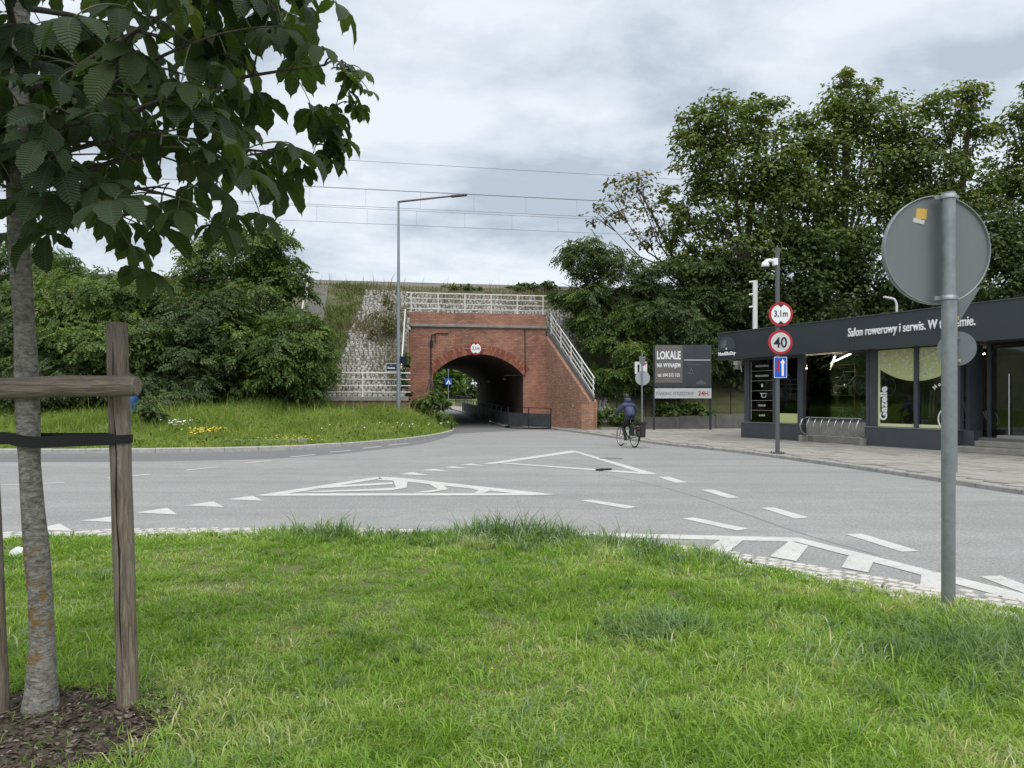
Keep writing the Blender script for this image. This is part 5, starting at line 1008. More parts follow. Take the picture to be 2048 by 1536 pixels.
k = rng.random(len(C)) < .055; Cw = C[k]; hw = hh[k]; zz_w = rng.random(len(Cw)); Cw = Cw+np.stack([0*hw, 0*hw, hw*(.3+.8*zz_w)], 1)
Dw = unit(np.stack([rng.normal(size=len(Cw)), rng.normal(size=len(Cw)), .2+.5*rng.random(len(Cw))], 1)); Nw = unit(np.stack([0*hw, 0*hw, 1+0*hw], 1)+rng.normal(0, .4, Cw.shape)); lw_ = .05+.13*rng.random(len(Cw))
stuff('meadow_weeds', 'broad-leaved weeds among the meadow grass', *leaf_quads(Cw, Dw, Nw, lw_, lw_*.45, .2+.7*vnoise(Cw[:, 0], Cw[:, 1], .9)), M_LROB)
def flowers(name, label, cx_, cy_, sx_, sy_, n_, col, zb, r=.03, cat='flowers'):
    mb = MB(); st_ = MB()
    for _ in range(n_):
        x, y = random.gauss(cx_, sx_), random.gauss(cy_, sy_); z = zb+random.uniform(-.08, .12); t = random.uniform(.7, 1.3)*r
        mb.add([(x+t*math.cos(k*2*math.pi/6), y+t*math.sin(k*2*math.pi/6)-.3*t*math.sin(k*2*math.pi/6), z+.5*t*math.sin(k*2*math.pi/6)) for k in range(6)]+[(x, y, z+t*.4)], [(k, (k+1) % 6, 6) for k in range(6)])
        st_.tube([(x, y, z-.3), (x, y, z)], .004, 3, cap=False)
    t = tag(empty(name, (0, 0, 0)), label, cat); tag(mb.build('blossoms', mk('petal_'+col, {'yellow': (.72, .52, .02), 'white': (.75, .75, .68), 'ypale': (.72, .66, .1)}[col], .6), t), kind='stuff'); tag(st_.build('stems', M_SLOPE, t), kind='stuff'); return t
def vp(px, py, d): q = Q(px, py, d); return q
q = vp(418, 860, 26.5); flowers('yellow_flower_patch', 'thick clump of yellow flowers in the middle of the left verge', q.x, q.y, .28, .5, 120, 'yellow', q.z, .03)
q = vp(590, 878, 25.5); flowers('yellow_flower_patch', 'low yellow flowers close to the verge kerb', q.x, q.y, .5, .3, 60, 'yellow', q.z, .024)
q = vp(370, 845, 27.5); flowers('white_flower_patch', 'white umbel flowers left of the yellow clump on the verge', q.x, q.y, .3, .4, 50, 'white', q.z, .035)
q = vp(870, 848, 37); flowers('white_flower_patch', 'few white flowers under the bush by the arch pier', q.x, q.y, .4, .3, 12, 'white', q.z, .05)
q = vp(700, 850, 30); flowers('white_flower_patch', 'scattered white flowers on the verge left of the lamp post', q.x, q.y, 1.6, 1.2, 26, 'white', q.z, .022)

q = Q(261, 800, 29.5); t = thing('blue_barrel', 'blue plastic barrel just visible right of the wooden stake', 'barrel', (q.x, q.y, 1.0)); MB().lathe([(.0, 0), (.26, 0), (.29, .12), (.27, .3), (.29, .5), (.27, .8), (.24, .84), (.0, .84)], n=16).build('body', mk('blue_plastic', (.02, .09, .28), .45), t); MB().lathe([(.275, .58), (.295, .6), (.275, .62)], n=16).build('hoop', mk('blue_plastic', (.02, .09, .28), .45), t)
p = Q(500, 883, 25.2); t = thing('edging_slab', 'pale concrete edging slab lying in the verge below the yellow flowers', 'slab', (p.x, p.y, p.z)); MB().box((0, 0, 0), (3.2, .25, .12), .05).build('slab', M_KERB, t, .01); MB().box((1.75, .09, .02), (.3, .25, .14), .12).build('end_block', M_KERB, t, .01)
# ------------------------------------------------------------------ foreground lawn
def lawn(n_, ymax=9.6):
    d_ = 2.6+(ymax-2.6)*rng.random(n_)**1.35; x = (rng.random(n_)*2-1)*.72*d_; k = inpoly(x, d_, isl); return x[k], d_[k]
TRX, TRY = -2.28, 3.62
tx, ty = lawn(17500); per = rng.integers(9, 26, len(tx)); tb, tsm, tdr = vnoise(tx, ty, .8), vnoise(tx, ty, 3.1), vnoise(tx+7, ty-3, 1.1)
eo = np.array([[p.x, p.y] for p in IE]); ted = np.min(np.hypot(tx[:, None]-eo[None, ::2, 0], ty[:, None]-eo[None, ::2, 1]), axis=1)
pxx = tx/ty*F+CX; mid_ = np.exp(-((pxx-1010)/430)**4)+.3*np.exp(-((pxx-120)/110)**2); tall = np.clip(1-ted/.95, 0, 1)*np.clip(.1+tb*1.5, 0, 1.3)*np.clip(mid_, .03, 1)
rt = np.exp(-((tx-3.1)**2/1.0+(ty-4.3)**2/.5)); ml = np.exp(-((tx-.95)**2/.10+(ty-4.85)**2/.05))
th = (.026+.042*tb+.05*tsm*rng.random(len(tx))+.05*(rng.random(len(tx)) > .93)+.23*tall+.13*rt+.08*ml)*(.55+.75*rng.random(len(tx)))*np.where(tall < .15, np.clip(.35+ted/.5, .35, 1), 1)
tt = .12+.5*vnoise(tx, ty, 2.2)+.22*rng.random(len(tx))+np.where(tdr > .6, .18*rng.random(len(tx)), 0)+(rng.random(len(tx)) > .96)*.2
tbl = rng.random(len(tx)) < np.clip(tall*1.2+rt*.9+ml*1.3, .06, .9); trd = .012+.04*rng.random(len(tx))
ix = np.repeat(np.arange(len(tx)), per); g = rng.normal(size=(len(ix), 2)); x = tx[ix]+g[:, 0]*trd[ix]; y = ty[ix]+g[:, 1]*trd[ix]
dm = np.hypot((x-TRX-.08)/.58, (y-TRY+.3)/.5); k = (~(dm < (.85+.35*vnoise(x, y, 3))) | (rng.random(len(x)) < .035)) & inpoly(x, y, isl); x, y, ix, g = x[k], y[k], ix[k], g[k]
ang = np.arctan2(g[:, 1], g[:, 0])+rng.normal(0, .7, len(x)); hh = th[ix]*(.45+.85*rng.random(len(x))); hi = rng.random(len(x)) > .94
ti = tt[ix]+.22*(rng.random(len(x))-.4)+hi*.24; hh = hh*(1+.25*hi); le = np.clip(.12+.4*np.hypot(g[:, 0], g[:, 1])+.35*rng.random(len(x)), .05, .98); wd = (.004+.0042*rng.random(len(x)))*(1+.09*(y-3)); isb = tbl[ix]
C = np.stack([x, y, lawn_z(x, y)-.005], 1)
stuff('lawn_grass', 'bright green mown grass of the foreground island', *blades(C[~isb], hh[~isb], wd[~isb], le[~isb], ti[~isb], ang[~isb]), M_GRASS)
stuff('tall_grass', 'longer blue-green grass tufts along the island edge', *blades(C[isb], hh[isb]*1.15, wd[isb]*1.2, le[isb], ti[isb], ang[isb]), M_GRASSB)
# clover and plantain rosettes
n_ = 9000; x, y = lawn(n_); k = (vnoise(x, y, 1.6) > .55) & (np.hypot((x-TRX-.08)/.58, (y-TRY+.3)/.5) > 1.1); x, y = x[k], y[k]; z = lawn_z(x, y)+.03+.03*rng.random(len(x)); C = np.stack([x, y, z], 1)
D = unit(np.stack([rng.normal(size=len(x)), rng.normal(size=len(x)), .35+.2*rng.random(len(x))], 1)); Nn = unit(np.stack([0*x, 0*x, 1+0*x], 1)+rng.normal(0, .25, C.shape)); ln = .012+.024*rng.random(len(x))
stuff('clover', 'clover and broadleaf weeds scattered in the lawn', *leaf_quads(C, D, Nn, ln, ln*.55, .05+.4*rng.random(len(x))), M_GRASS)
# bark mulch round the tree
n_ = 5200; a = rng.random(n_)*2*math.pi; r_ = np.sqrt(rng.random(n_))*1.05; x = TRX+.08+.64*r_*np.cos(a); y = TRY-.3+.56*r_*np.sin(a); C = np.stack([x, y, lawn_z(x, y)+.004+.018*rng.random(n_)], 1)
D = unit(np.stack([rng.normal(size=n_), rng.normal(size=n_), rng.normal(size=n_)*.25], 1)); Nn = unit(np.stack([0*x, 0*x, 1+0*x], 1)+rng.normal(0, .35, C.shape)); ln = .012+.04*rng.random(n_)
stuff('bark_mulch', 'brown bark chips covering soil around the young tree', *leaf_quads(C, D, Nn, ln, ln*.45, rng.random(n_), .08), leafmat('bark_chips', [(0, (.035, .024, .017)), (.6, (.095, .07, .052)), (.9, (.17, .14, .115)), (1, (.33, .30, .26))], .9, 0))
mb = MB(); nm = 30; mb.add([(TRX+.1, TRY-.25, float(lawn_z(TRX+.1, TRY-.25))+.012)]+[(TRX+.1+.8*math.cos(t)*(1+.1*math.sin(5*t)), TRY-.25+.7*math.sin(t)*(1+.08*math.cos(4*t)), float(lawn_z(TRX+.1+.8*math.cos(t), TRY-.25+.7*math.sin(t)))+.006) for t in np.linspace(0, 2*math.pi, nm, endpoint=False)], [(0, 1+i, 1+(i+1) % nm) for i in range(nm)]); mb.build('mulch_soil', M_SOIL, ISL)
def daisy(px, py, col, r=.012):
    p = P(px, py, .13); t = thing('lawn_flower', {'white': 'small white daisy in the foreground lawn', 'yellow': 'small yellow hawkbit flower in the foreground lawn'}[col], 'flower', (p.x, p.y, .06), group=col+' flowers in the lawn')
    mb = MB(); k = 10; mb.add([(r*(1 if i % 2 else .7)*math.cos(2*math.pi*i/k), r*(1 if i % 2 else .7)*math.sin(2*math.pi*i/k), .075) for i in range(k)]+[(0, 0, .07)], [(i, (i+1) % k, k) for i in range(k)]); mb.build('petals', mk('petal_'+('white' if col == 'white' else 'yellow'), (.7, .7, .6), .6), t)
    MB().tube([(0, 0, 0), (.004, .003, .07)], .0015, 4).build('stem', M_SLOPE, t)
for px, py, c in ((571, 1504, 'white'), (596, 1396, 'white'), (765, 1386, 'white'), (590, 1520, 'white'), (984, 1338, 'yellow'), (1400, 1352, 'yellow'), (1580, 1400, 'yellow'), (1735, 1465, 'yellow'), (865, 1468, 'yellow'), (735, 1393, 'yellow'), (418, 1395, 'yellow'), (1125, 1518, 'yellow')): daisy(px, py, c, .014 if px == 571 else .009)
lt = thing('litter', 'scrap of white paper in the grass left of the tree', 'litter', P(28, 1122, .06)); MB().prism([(-.06, 0, .05), (.05, .0, .04), (.07, .03, .11), (.0, .02, .13), (-.04, .01, .10)], (.01, .03, .0)).build('paper', M_SIGNW, lt)
ds_ = thing('rubber_scrap', 'small dark rubber scrap lying on the painted road triangle', 'scrap', P(1207, 941)); MB().prism([(-.2, -.1, .012), (-.05, -.16, .012), (.2, .02, .012), (.17, .1, .012), (-.05, .03, .012)], (0, 0, .035)).build('scrap', M_RUB, ds_, .008)
mh = MB(); p = P(1222, 917); mh.lathe([(0, .012), (.28, .012), (.33, .008), (.33, 0)], (p.x, p.y, .0), 24); mh.build('manhole_cover', M_ASPH2, ROAD)

# ------------------------------------------------------------------ young chestnut tree, stakes and strap
TB = Vector((TRX, TRY, .05)); CT = thing('chestnut_tree', 'young horse chestnut with large dark leaves, tied to wooden stakes', 'tree', TB)
tp = []; tr_ = []
for k in range(22):
    t = k/21; z = -.05+4.6*t; tp.append((-.035*z+.012*math.sin(z*4.1), .03*math.sin(z*2.2), z)); tr_.append((.057-.005*z if z > .25 else .057+.045*(.25-z)/.3)+.003*math.sin(z*9)+.002*math.sin(z*23))
mb = MB(); mb.tube(tp, tr_, 20); o = mb.build('trunk', M_BARKL, CT)
def leaf_mesh(seed):
    r = random.Random(seed); vs, fs, uvs = [], [], []; nl = r.choice((5, 6, 7, 7)); rws = 11
    for k in range(nl):
        u = (k-(nl-1)/2)/((nl-1)/2); ang = u*R(118)*r.uniform(.9, 1.1); L_ = (.245-.10*abs(u)**1.3)*r.uniform(.9, 1.1); W_ = L_*.42; droop = r.uniform(.5, 1.05)+.15*abs(u); tw = r.uniform(-.25, .25)
        ca, sa = math.cos(ang), math.sin(ang); o0 = len(vs)
        for i in range(rws+1):
            t = i/rws; w = W_*.5*(math.sin(math.pi*min(1, t**1.35))**.75 if t < .98 else 0)*(1 if t < .86 else .55); w *= (.9+.13*(i % 2)) if 1 < i < rws else 1
            if t > .9: w *= .6
            x = L_*t*(1-.25*droop*t); z = -L_*droop*.62*t*t-.0; cup = w*.34
            for s_ in (-1, 0, 1):
                lx, ly, lz = x+abs(s_)*w*.25, s_*w, z+(cup if s_ else 0)+s_*tw*w*.6
                vs.append((lx*ca-ly*sa, lx*sa+ly*ca, lz)); uvs.append((s_*w/(W_*.5+1e-6), t*L_/.2))
        for i in range(rws):
            for s_ in (0, 1): a = o0+i*3+s_; fs += [(a, a+1, a+4, a+3)]
    me = bpy.data.meshes.new('leaf'); me.from_pydata(vs, [], fs); me.materials.append(M_CHEST); me.polygons.foreach_set('use_smooth', [True]*len(fs))
    ul = me.uv_layers.new(name='uv')
    for l in me.loops: ul.data[l.index].uv = uvs[l.vertex_index]
    return me
def chest_mat():
    w = NB('chestnut_leaf'); uv = w.n('ShaderNodeSeparateXYZ'); w.l(w.co('UV'), uv.inputs[0])
    ab = w.n('ShaderNodeMath', operation='ABSOLUTE'); w.l(uv.outputs[0], ab.inputs[0])
    m1 = w.n('ShaderNodeMath', {1: -.17}, operation='MULTIPLY'); w.l(ab.outputs[0], m1.inputs[0]); m2 = w.n('ShaderNodeMath', operation='ADD'); w.l(uv.outputs[1], m2.inputs[0]); w.l(m1.outputs[0], m2.inputs[1])
    m3 = w.n('ShaderNodeMath', {1: 16*2*math.pi}, operation='MULTIPLY'); w.l(m2.outputs[0], m3.inputs[0]); sn_ = w.n('ShaderNodeMath', operation='SINE'); w.l(m3.outputs[0], sn_.inputs[0])
    vein = w.ramp(sn_.outputs[0], [(.55, 0), (.95, 1)]); mid = w.ramp(ab.outputs[0], [(.0, 1), (.07, 0)])
    vm = w.n('ShaderNodeMath', operation='MAXIMUM'); w.l(vein, vm.inputs[0]); w.l(mid, vm.inputs[1])
    rnd = w.n('ShaderNodeObjectInfo').outputs['Random']
    c = w.ramp(rnd, [(0, (.026, .048, .022)), (.55, (.042, .068, .029)), (.85, (.062, .092, .032)), (1, (.10, .12, .035))])
    br_ = w.noise(9, 4, .6); c = w.mix(w.ramp(br_, [(.66, 0), (.78, .5)]), c, (.09, .055, .02))
    c = w.mix(w.mix(.0, (0, 0, 0), (0, 0, 0)) if False else vm.outputs[0], c, (.075, .115, .06)); 
    w.base(c); w.b.inputs['Roughness'].default_value = .5; w.b.inputs['Specular IOR Level'].default_value = .35; w.bump(sn_.outputs[0], .5, .004)
    tl = w.n('ShaderNodeBsdfTranslucent'); w.l(w.mix(1, c, (1.5, 1.7, .4), 'MULTIPLY'), tl.inputs['Color']); m = w.n('ShaderNodeMixShader', {0: .36}); w.l(w.b.outputs[0], m.inputs[1]); w.l(tl.outputs[0], m.inputs[2]); w.l(m.outputs[0], w.o.inputs[0]); return w.m
M_CHEST = chest_mat(); LV = [leaf_mesh(s_) for s_ in range(9)]
r = random.Random(5); CC3 = Vector((.05, -.05, 3.72)); RX, RY, RZ = 1.44, 1.3, 1.70
def crown_ok(p): q = p-CC3; return (q.x/RX)**2+(q.y/RY)**2+(q.z/RZ)**2
limbs_ = []
for k in range(15):                                  # boughs from the stem into the crown
    z0 = 2.35+k*.14; a = k*2.4+.9; el = r.uniform(.25, .6); p = Vector((-.035*z0, 0, z0)); d_ = Vector((math.cos(a)*math.cos(el), math.sin(a)*math.cos(el), math.sin(el))); Lb = 0; pts = [p.copy()]
    while crown_ok(p+d_*.16) < .7 and Lb < 1.4: p = p+d_*.16; Lb += .16; d_ = (d_+Vector((r.uniform(-.14, .14), r.uniform(-.14, .14), r.uniform(-.14, .08)))).normalized(); pts.append(p.copy())
    if len(pts) > 2: limbs_.append(pts)
for tx, ty, tz in ((1.3, .3, 3.32), (1.05, .25, 2.85), (.75, -.15, 2.5), (.45, -.6, 2.75), (.9, -.4, 3.1), (-.4, -.7, 2.9), (.35, .6, 2.6)):
    p0_ = Vector((-.09, 0, 2.45+.3*(tz-2.5))); e_ = Vector((tx, ty, tz)); limbs_.append([p0_.lerp(e_, t)+Vector((0, 0, .1*math.sin(math.pi*t))) for t in np.linspace(0, 1, 9)])
nodes_ = []
for pts in limbs_:
    n_ = len(pts); mb = MB(); mb.tube(pts, [.013*(1-i/n_)+.004 for i in range(n_)], 6); mb.build('branch', M_BARK, CT); nodes_ += pts[1:]
for pts in [list(q) for q in limbs_]:                 # side twigs
    for i in range(2, len(pts), 2):
        for _ in range(2):
            a = r.uniform(0, 6.28); d_ = Vector((math.cos(a), math.sin(a), r.uniform(-.25, .45))).normalized(); l_ = r.uniform(.22, .45); p = pts[i]; tw = [p+d_*l_*t+Vector((0, 0, -.08*t*t)) for t in (0, .33, .66, 1)]
            if crown_ok(tw[-1]) < 1.0: mb = MB(); mb.tube(tw, [.006, .005, .004, .003], 5); mb.build('twig', M_BARK, CT); nodes_ += tw[1:]
class Pet(MB):
    def merge(s, m): s.add(m.v, m.f, 0, True)
PET = Pet(); placed = []
def leaf_at(q, sc=1.):
    n_ = min(nodes_, key=lambda p: (p-q).length+.6*max(0, q.z-p.z)); out = Vector((q.x-n_.x, q.y-n_.y, 0))+Vector((q.x, q.y, 0))*.3
    a = r.uniform(0, 2*math.pi); out = (out.normalized() if out.length > .03 else Vector((1, 0, 0)))+Vector((math.cos(a), math.sin(a), 0))*.55; out.normalize()
    c_ = n_.lerp(q, .55)+Vector((0, 0, .10*(q-n_).length+.03)); cv = [n_*(1-t)**2+c_*2*t*(1-t)+q*t*t for t in np.linspace(0, 1, 7)]
    mt = MB(); mt.tube(cv, [.0045, .0042, .0038, .0034, .003, .0027, .0024], 4, cap=False); PET.merge(mt)
    tdir = (cv[-1]-cv[-2]).normalized(); out = (out*.5+Vector((tdir.x, tdir.y, 0))).normalized()
    fw = Vector((out.x, out.y, r.uniform(-.75, -.05))).normalized(); yv = Vector((0, 0, 1)).cross(fw).normalized(); zv = fw.cross(yv); M = Matrix((fw, yv, zv)).transposed().to_4x4()
    o = obj('leaf', LV[r.randrange(len(LV))], CT); o.matrix_local = Matrix.Translation(q) @ M @ Matrix.Rotation(r.uniform(-.45, .45), 4, 'X') @ Matrix.Scale(sc*r.uniform(.72, 1.12), 4); placed.append(q)
k = 0
UP = []
while len(placed) < 280 and k < 90000:               # leaves hang through the whole lower crown, denser towards its skin
    k += 1; u = Vector((r.gauss(0, 1), r.gauss(0, 1), r.gauss(0, 1))).normalized()*(r.uniform(.25, 1.0)**.6); q = CC3+Vector((u.x*RX, u.y*RY, u.z*RZ))
    if q.z < 2.08: continue
    if q.z+.05 > 1.62+.533*(q.y+TRY)+.22:
        if len(UP) < 150 and q.z < 5.3: UP.append(q)
        continue
    if q.z < 2.62 and abs(q.x+.09) < .2: continue
    if min(((q-w_).length for w_ in placed), default=9) < .098: continue
    if min((p-q).length for p in nodes_) > .34: continue
    leaf_at(q, 1.0)
for tx, ty, tz, sc_ in ((1.37, .6, 3.40, .5), (1.28, .55, 3.12, .55), (1.18, .5, 2.9, .62)):     # outlying right-hand sprays
    e_ = Vector((tx, ty, tz)); s0 = min(nodes_, key=lambda p: (p-e_).length); pts = [s0.lerp(e_, t)+Vector((0, 0, .05*math.sin(3.1*t))) for t in np.linspace(0, 1, 6)]; mb = MB(); mb.tube(pts, [.007, .006, .005, .004, .003, .002], 5); mb.build('branch', M_BARK, CT); nodes_ += pts[2:]
    for q in pts[2:]:
        for _ in range(2): leaf_at(q+Vector((r.uniform(-.06, .1), r.uniform(-.08, .08), r.uniform(-.1, .03))), sc_)
UM = MB()
for q in UP:                                         # upper crown, out of the picture
    me = LV[r.randrange(len(LV))]; a = r.uniform(0, 6.28); M = Matrix.Translation(q) @ Matrix.Rotation(a, 4, 'Z') @ Matrix.Rotation(.5, 4, 'Y'); UM.add([M @ v.co for v in me.vertices], [tuple(p.vertices) for p in me.polygons], 0, True)
tag(UM.build('upper_leaves', M_CHEST, CT), kind='stuff')
tag(PET.build('petioles', mk('petiole', (.10, .12, .05), .6), CT), kind='stuff')

def stake(name, label, base, top, r_):
    t = thing(name, label, 'stake', base); q = Vector(top)-Vector(base); pts = [q*s_ for s_ in np.linspace(0, 1, 9)]; pts[0] = Vector((0, 0, -.15))
    mb = MB(); mb.tube(pts[:-1]+[q*.992, q], [r_*(1+.03*math.sin(i*2.3)) for i in range(8)]+[r_, r_*.93], 18); mb.build('pole', M_WOOD, t)
    sd_ = Vector((.0, -1, 0)); ck = MB(); ck.tube([Vector((.004*math.sin(i*1.7), -r_*1.0+.002, 0))+q*(.05+.9*i/12) for i in range(13)], [.002+.003*math.sin(math.pi*i/12)*(1+.4*math.sin(i*3)) for i in range(13)], 5); ck.build('crack', mk('crack_dark', (.02, .014, .01), .95), t); return t
stake('support_stake', 'tall weathered wooden stake with a long crack, right of the tree', (-1.876, 3.67, .06), (-1.945, 3.69, 2.0), .049)
stake('support_stake', 'weathered wooden stake at the left edge of the picture', (-2.475, 3.62, .06), (-2.575, 3.64, 2.0), .047)
stake('support_stake', 'wooden stake standing behind the young tree, mostly hidden', (-2.73, 4.35, .06), (-2.825, 4.33, 1.88), .042)
RL = thing('support_rail', 'horizontal round wooden rail across the trunk and stake', 'rail', (-3.0, 3.56, 1.665)); mb = MB(); mb.tube([(0, 0, 0)]+[(.006*math.sin(x*5), .004*math.cos(x*4), x) for x in (.3, .6, .9)]+[(0, 0, 1.20), (0, 0, 1.222)], [.05, .052, .05, .051, .05, .043], 18); mb2 = MB()
o = mb.build('log', M_WOOD, RL); o.rotation_euler = (0, R(89), 0)
SR = thing('tree_strap', 'black webbing strap tying the trunk to the stakes', 'strap')
def ribbon(pts, h, th=.004):
    mb = MB(); pts = [Vector(p) for p in pts]; n_ = len(pts); vs = []
    for i, p in enumerate(pts):
        t = (pts[min(i+1, n_-1)]-pts[max(i-1, 0)]).normalized(); nn = Vector((t.y, -t.x, 0)).normalized()*th; vs += [p+Vector((0, 0, h/2)), p-Vector((0, 0, h/2)), p-Vector((0, 0, h/2))+nn, p+Vector((0, 0, h/2))+nn]
    mb.add(vs, [(i*4+j, i*4+(j+1) % 4, i*4+4+(j+1) % 4, i*4+4+j) for i in range(n_-1) for j in range(4)]+[(0, 3, 2, 1), ((n_-1)*4, (n_-1)*4+1, (n_-1)*4+2, (n_-1)*4+3)]); return mb
zs = 1.43; xk, yk = -1.925, 3.68; xt, yt = -2.33, 3.62; xl_, yl_ = -2.57, 3.63
ribbon([(xk+.055*math.cos(a), yk+.055*math.sin(a), zs) for a in np.linspace(R(-95), R(265), 20)], .04).build('loop', M_STRAP, SR)
ribbon([(xk-.0, yk-.058, zs), (-2.1, 3.59, zs-.005), (xt+.06, yt-.062, zs-.012), (xt-.02, yt-.075, zs), (xt-.08, yt-.05, zs+.01), (xl_+.0, yl_-.056, zs+.012), (-2.72, 3.6, zs+.01)], .055, .006).build('front_band', M_STRAP, SR)
ribbon([(xk, yk+.058, zs+.0), (-2.1, 3.71, zs), (xt, yt+.075, zs-.0), (xl_, yl_+.056, zs)], .055, .006).build('back_band', M_STRAP, SR)
ribbon([(xl_+.054*math.cos(a), yl_+.054*math.sin(a), zs-.02) for a in np.linspace(R(-95), R(265), 20)], .06).build('loop', M_STRAP, SR)

# ------------------------------------------------------------------ overhead line above the railway
M_WIRE = mk('cable_grey', (.10, .105, .11), .6)
def wire(name, label, b, z0, z1, sag=0, r_=.012, droppers=None, a0_=-45, a1_=60):
    t = thing(name, label, 'cable'); pts = [B(a0_+(a1_-a0_)*i/30, b, z0+(z1-z0)*i/30-sag*4*(i/30)*(1-i/30)) for i in range(31)]; MB().tube(pts, r_, 4, cap=False).build('conductor', M_WIRE, t)
    if droppers:
        z2, z3 = droppers
        MB().tube([B(a0_+(a1_-a0_)*i/30, b, z2+(z3-z2)*i/30) for i in range(31)], r_, 4, cap=False).build('contact_wire', M_WIRE, t)
        for i in range(1, 30): p = pts[i]; MB().bar(p, Vector((p.x, p.y, z2+(z3-z2)*i/30)), .01, .01).build('dropper', M_WIRE, t)
    return t
wire('feeder_cable', 'single high cable crossing the sky above the railway', 8.0, 17.7, 17.3)
wire('overhead_line', 'upper pair of railway contact wires with droppers', 6.2, 15.3, 15.2, .1, droppers=(14.1, 14.0))
wire('overhead_line', 'lower pair of railway contact wires behind the lamp post', 11.6, 15.5, 15.3, .15, droppers=(14.3, 14.1))
wire('feeder_cable', 'thin cable just below the lamp arm', 9.2, 16.2, 16.0, .1)
MS = thing('catenary_mast', 'pale railway mast glimpsed through the chestnut leaves', 'mast', B(-26.5, 4.6, 8.6))
MB().bar((0, 0, 0), (0, 0, 10), .28, .28).build('mast', mk('mast_grey', (.42, .44, .46), .6), MS); MB().tube([(0, 0, 7), (.3, 3, 7.4)], .05, 6).build('cantilever', M_GALV, MS); MB().tube([(0, 0, 5.6), (.3, 3, 6.8)], .04, 6).build('brace', M_GALV, MS)

# ------------------------------------------------------------------ what shows through the tunnel
def tz(b): return road_z(b)
for k, (a, b, lob, lab) in enumerate(((-9, 75, 6, 'big tree beyond the tunnel, left of its far exit'), (-4, 95, 7, 'tree closing the view beyond the tunnel'), (4, 80, 5.5, 'bright green tree beyond the tunnel near the crossing sign'), (-20, 90, 8, 'far tree beyond the tunnel at the left'), (-13, 60, 4, 'bush-like tree just past the tunnel on the left'), (-7.5, 48, 3.6, 'low leafy tree just outside the far tunnel mouth'), (-12, 110, 10, 'tall far tree closing the left of the tunnel view'), (2, 118, 10, 'tall far tree behind the orange car'), (12, 105, 9, 'tall far tree at the right of the tunnel view'), (-30, 115, 11, 'widest far tree well beyond the tunnel'))):
    c = B(a, b, tz(b)); t = thing('distant_tree', lab, 'tree', c); lobes = [(Vector((random.uniform(-.5, .5)*lob, random.uniform(-.4, .4)*lob, lob*(.55+.25*j))), (lob*.62, lob*.6, lob*.42)) for j in range(4)]
    v, f, ti = foliage(lobes, 4, 'leaf', .75); obj('crown', npmesh('crown', v, f, 3, M_LTREE if k != 2 else M_LROB, {'tint': ti}), t); MB().tube([(0, 0, -.3), (0, 0, lob*1.2)], [.3, .1], 6).build('trunk', M_BARK, t)
for (aa_, bb_, wv, hv, lab) in ((-9.5, 66, 5, 2.4, 'hedge beside the far road, left beyond the tunnel'), (-5, 122, 14, 3.4, 'dark hedge closing the far end of the road'), (14, 100, 9, 3.2, 'far hedge right of the road beyond the tunnel'), (-26, 100, 12, 3.5, 'far hedge left of the road beyond the tunnel')):
    c = B(aa_, bb_, tz(bb_)-.2); t = thing('distant_hedge', lab, 'hedge', c, TH); lobes = [(Vector((wv*(j/3-1), 0, hv*.5)), (wv*.28, 1.6, hv*.6)) for j in range(7)]; v, f, ti = foliage(lobes, 9, 'leaf', .6); obj('foliage', npmesh('foliage', v, f, 3, M_LDARK, {'tint': ti}), t); MB().box((0, 0, hv*.3), (wv*1.9, .4, hv*.6)).build('stems', M_BARK, t)
tag(MB().add([B(-60, 24, -.2), B(-3.2, 24, .45), B(-6.5, 125, 2.3), B(-80, 125, 2.3)], [(0, 1, 2, 3)]).build('far_verge', M_TURF), kind='structure')
tag(MB().add([B(3.4, 24, .48), B(70, 24, -.2), B(80, 125, 2.3), B(3.3, 125, 2.3)], [(0, 1, 2, 3)]).build('far_verge', M_TURF), kind='structure')
xs = B(2.4, 46, tz(46)); t = thing('crossing_sign', 'blue pedestrian crossing sign seen through the tunnel', 'sign', xs, TH)
MB().tube([(0, 0, 0), (0, 0, 4.6)], .06, 8).build('post', M_GALV, t); MB().box((0, -.08, 2.9), (.8, .03, .8)).build('plate', M_BLUE, t); tri(MB(), [(-.3, 2.62), (.3, 2.62), (0, 3.16)], -.11, -.1).build('white_triangle', M_SIGNW, t); MB().box((0, -.12, 2.76), (.1, .01, .22)).build('walker_mark', M_BLACK, t)
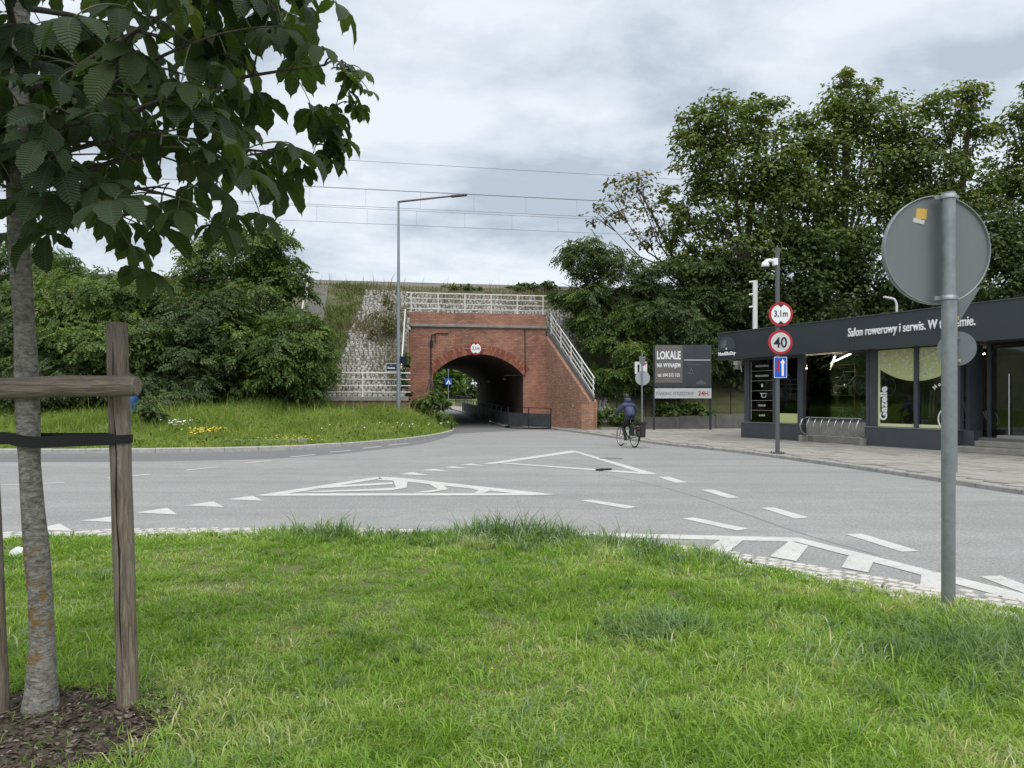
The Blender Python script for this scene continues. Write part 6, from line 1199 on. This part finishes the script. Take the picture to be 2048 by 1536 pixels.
for a, b, hh_, lab in ((-3.2, 52, 9, 'thin grey lamp post beyond the tunnel'), (-5.2, 60, 8, 'far thin grey post beyond the tunnel, left')): t = thing('distant_post', lab, 'post', B(a, b, tz(b))); MB().tube([(0, 0, 0), (0, 0, hh_)], [.09, .05], 8).build('column', M_GALV, t); MB().tube([(0, 0, hh_), (1, 0, hh_+.15)], .04, 6).build('arm', M_GALV, t)
t = thing('distant_railing', 'dark railing by the footway beyond the tunnel', 'railing')
for i in range(14): MB().bar(B(3.0, 28+i*1.2, tz(28+i*1.2)+.1), B(3.0, 28+i*1.2, tz(28+i*1.2)+1.3), .05, .05).build('post', M_BLKM, t)
for z in (.5, 1.2): MB().tube([B(3.0, 28, tz(28)+.1+z), B(3.0, 43.6, tz(43.6)+.1+z)], .03, 5).build('rail', M_BLKM, t)
cp = B(-.9, 78, tz(78)+.0); CAR = thing('car', 'small orange car on the road beyond the tunnel', 'car', cp, TH); M_CAR = mk('orange_car', (.45, .13, .03), .25)
body = [(-2.05, .45), (-2.1, .8), (-1.9, .95), (-1.1, 1.02), (-.6, 1.42), (.9, 1.45), (1.6, 1.05), (2.0, .95), (2.05, .5), (1.7, .28), (-1.7, .28)]
MB().prism([(-.82, y, z) for y, z in body], (1.64, 0, 0)).build('body', M_CAR, CAR, .06); MB().prism([(-.83, y, z) for y, z in ((-1.0, 1.04), (-.58, 1.38), (.85, 1.4), (1.35, 1.06))], (1.66, 0, 0)).build('window', M_BLACK, CAR)
MB().prism([(-.66, -1.08, 1.06), (.66, -1.08, 1.06), (.58, -.66, 1.38), (-.58, -.66, 1.38)], (0, -.02, .0)).build('windscreen', M_BLACK, CAR)
for x in (-.76, .76):
    for y in (-1.3, 1.3): w = MB().tube([(x-.1, y, .31), (x+.1, y, .31)], .31, 16).build('wheel', M_RUB, CAR); MB().tube([(x-.11, y, .31), (x+.11, y, .31)], .18, 12).build('rim', M_STEEL, w)
for x in (-.6, .6): MB().box((x, -2.1, .75), (.3, .04, .14)).build('headlight', M_SIGNW, CAR)
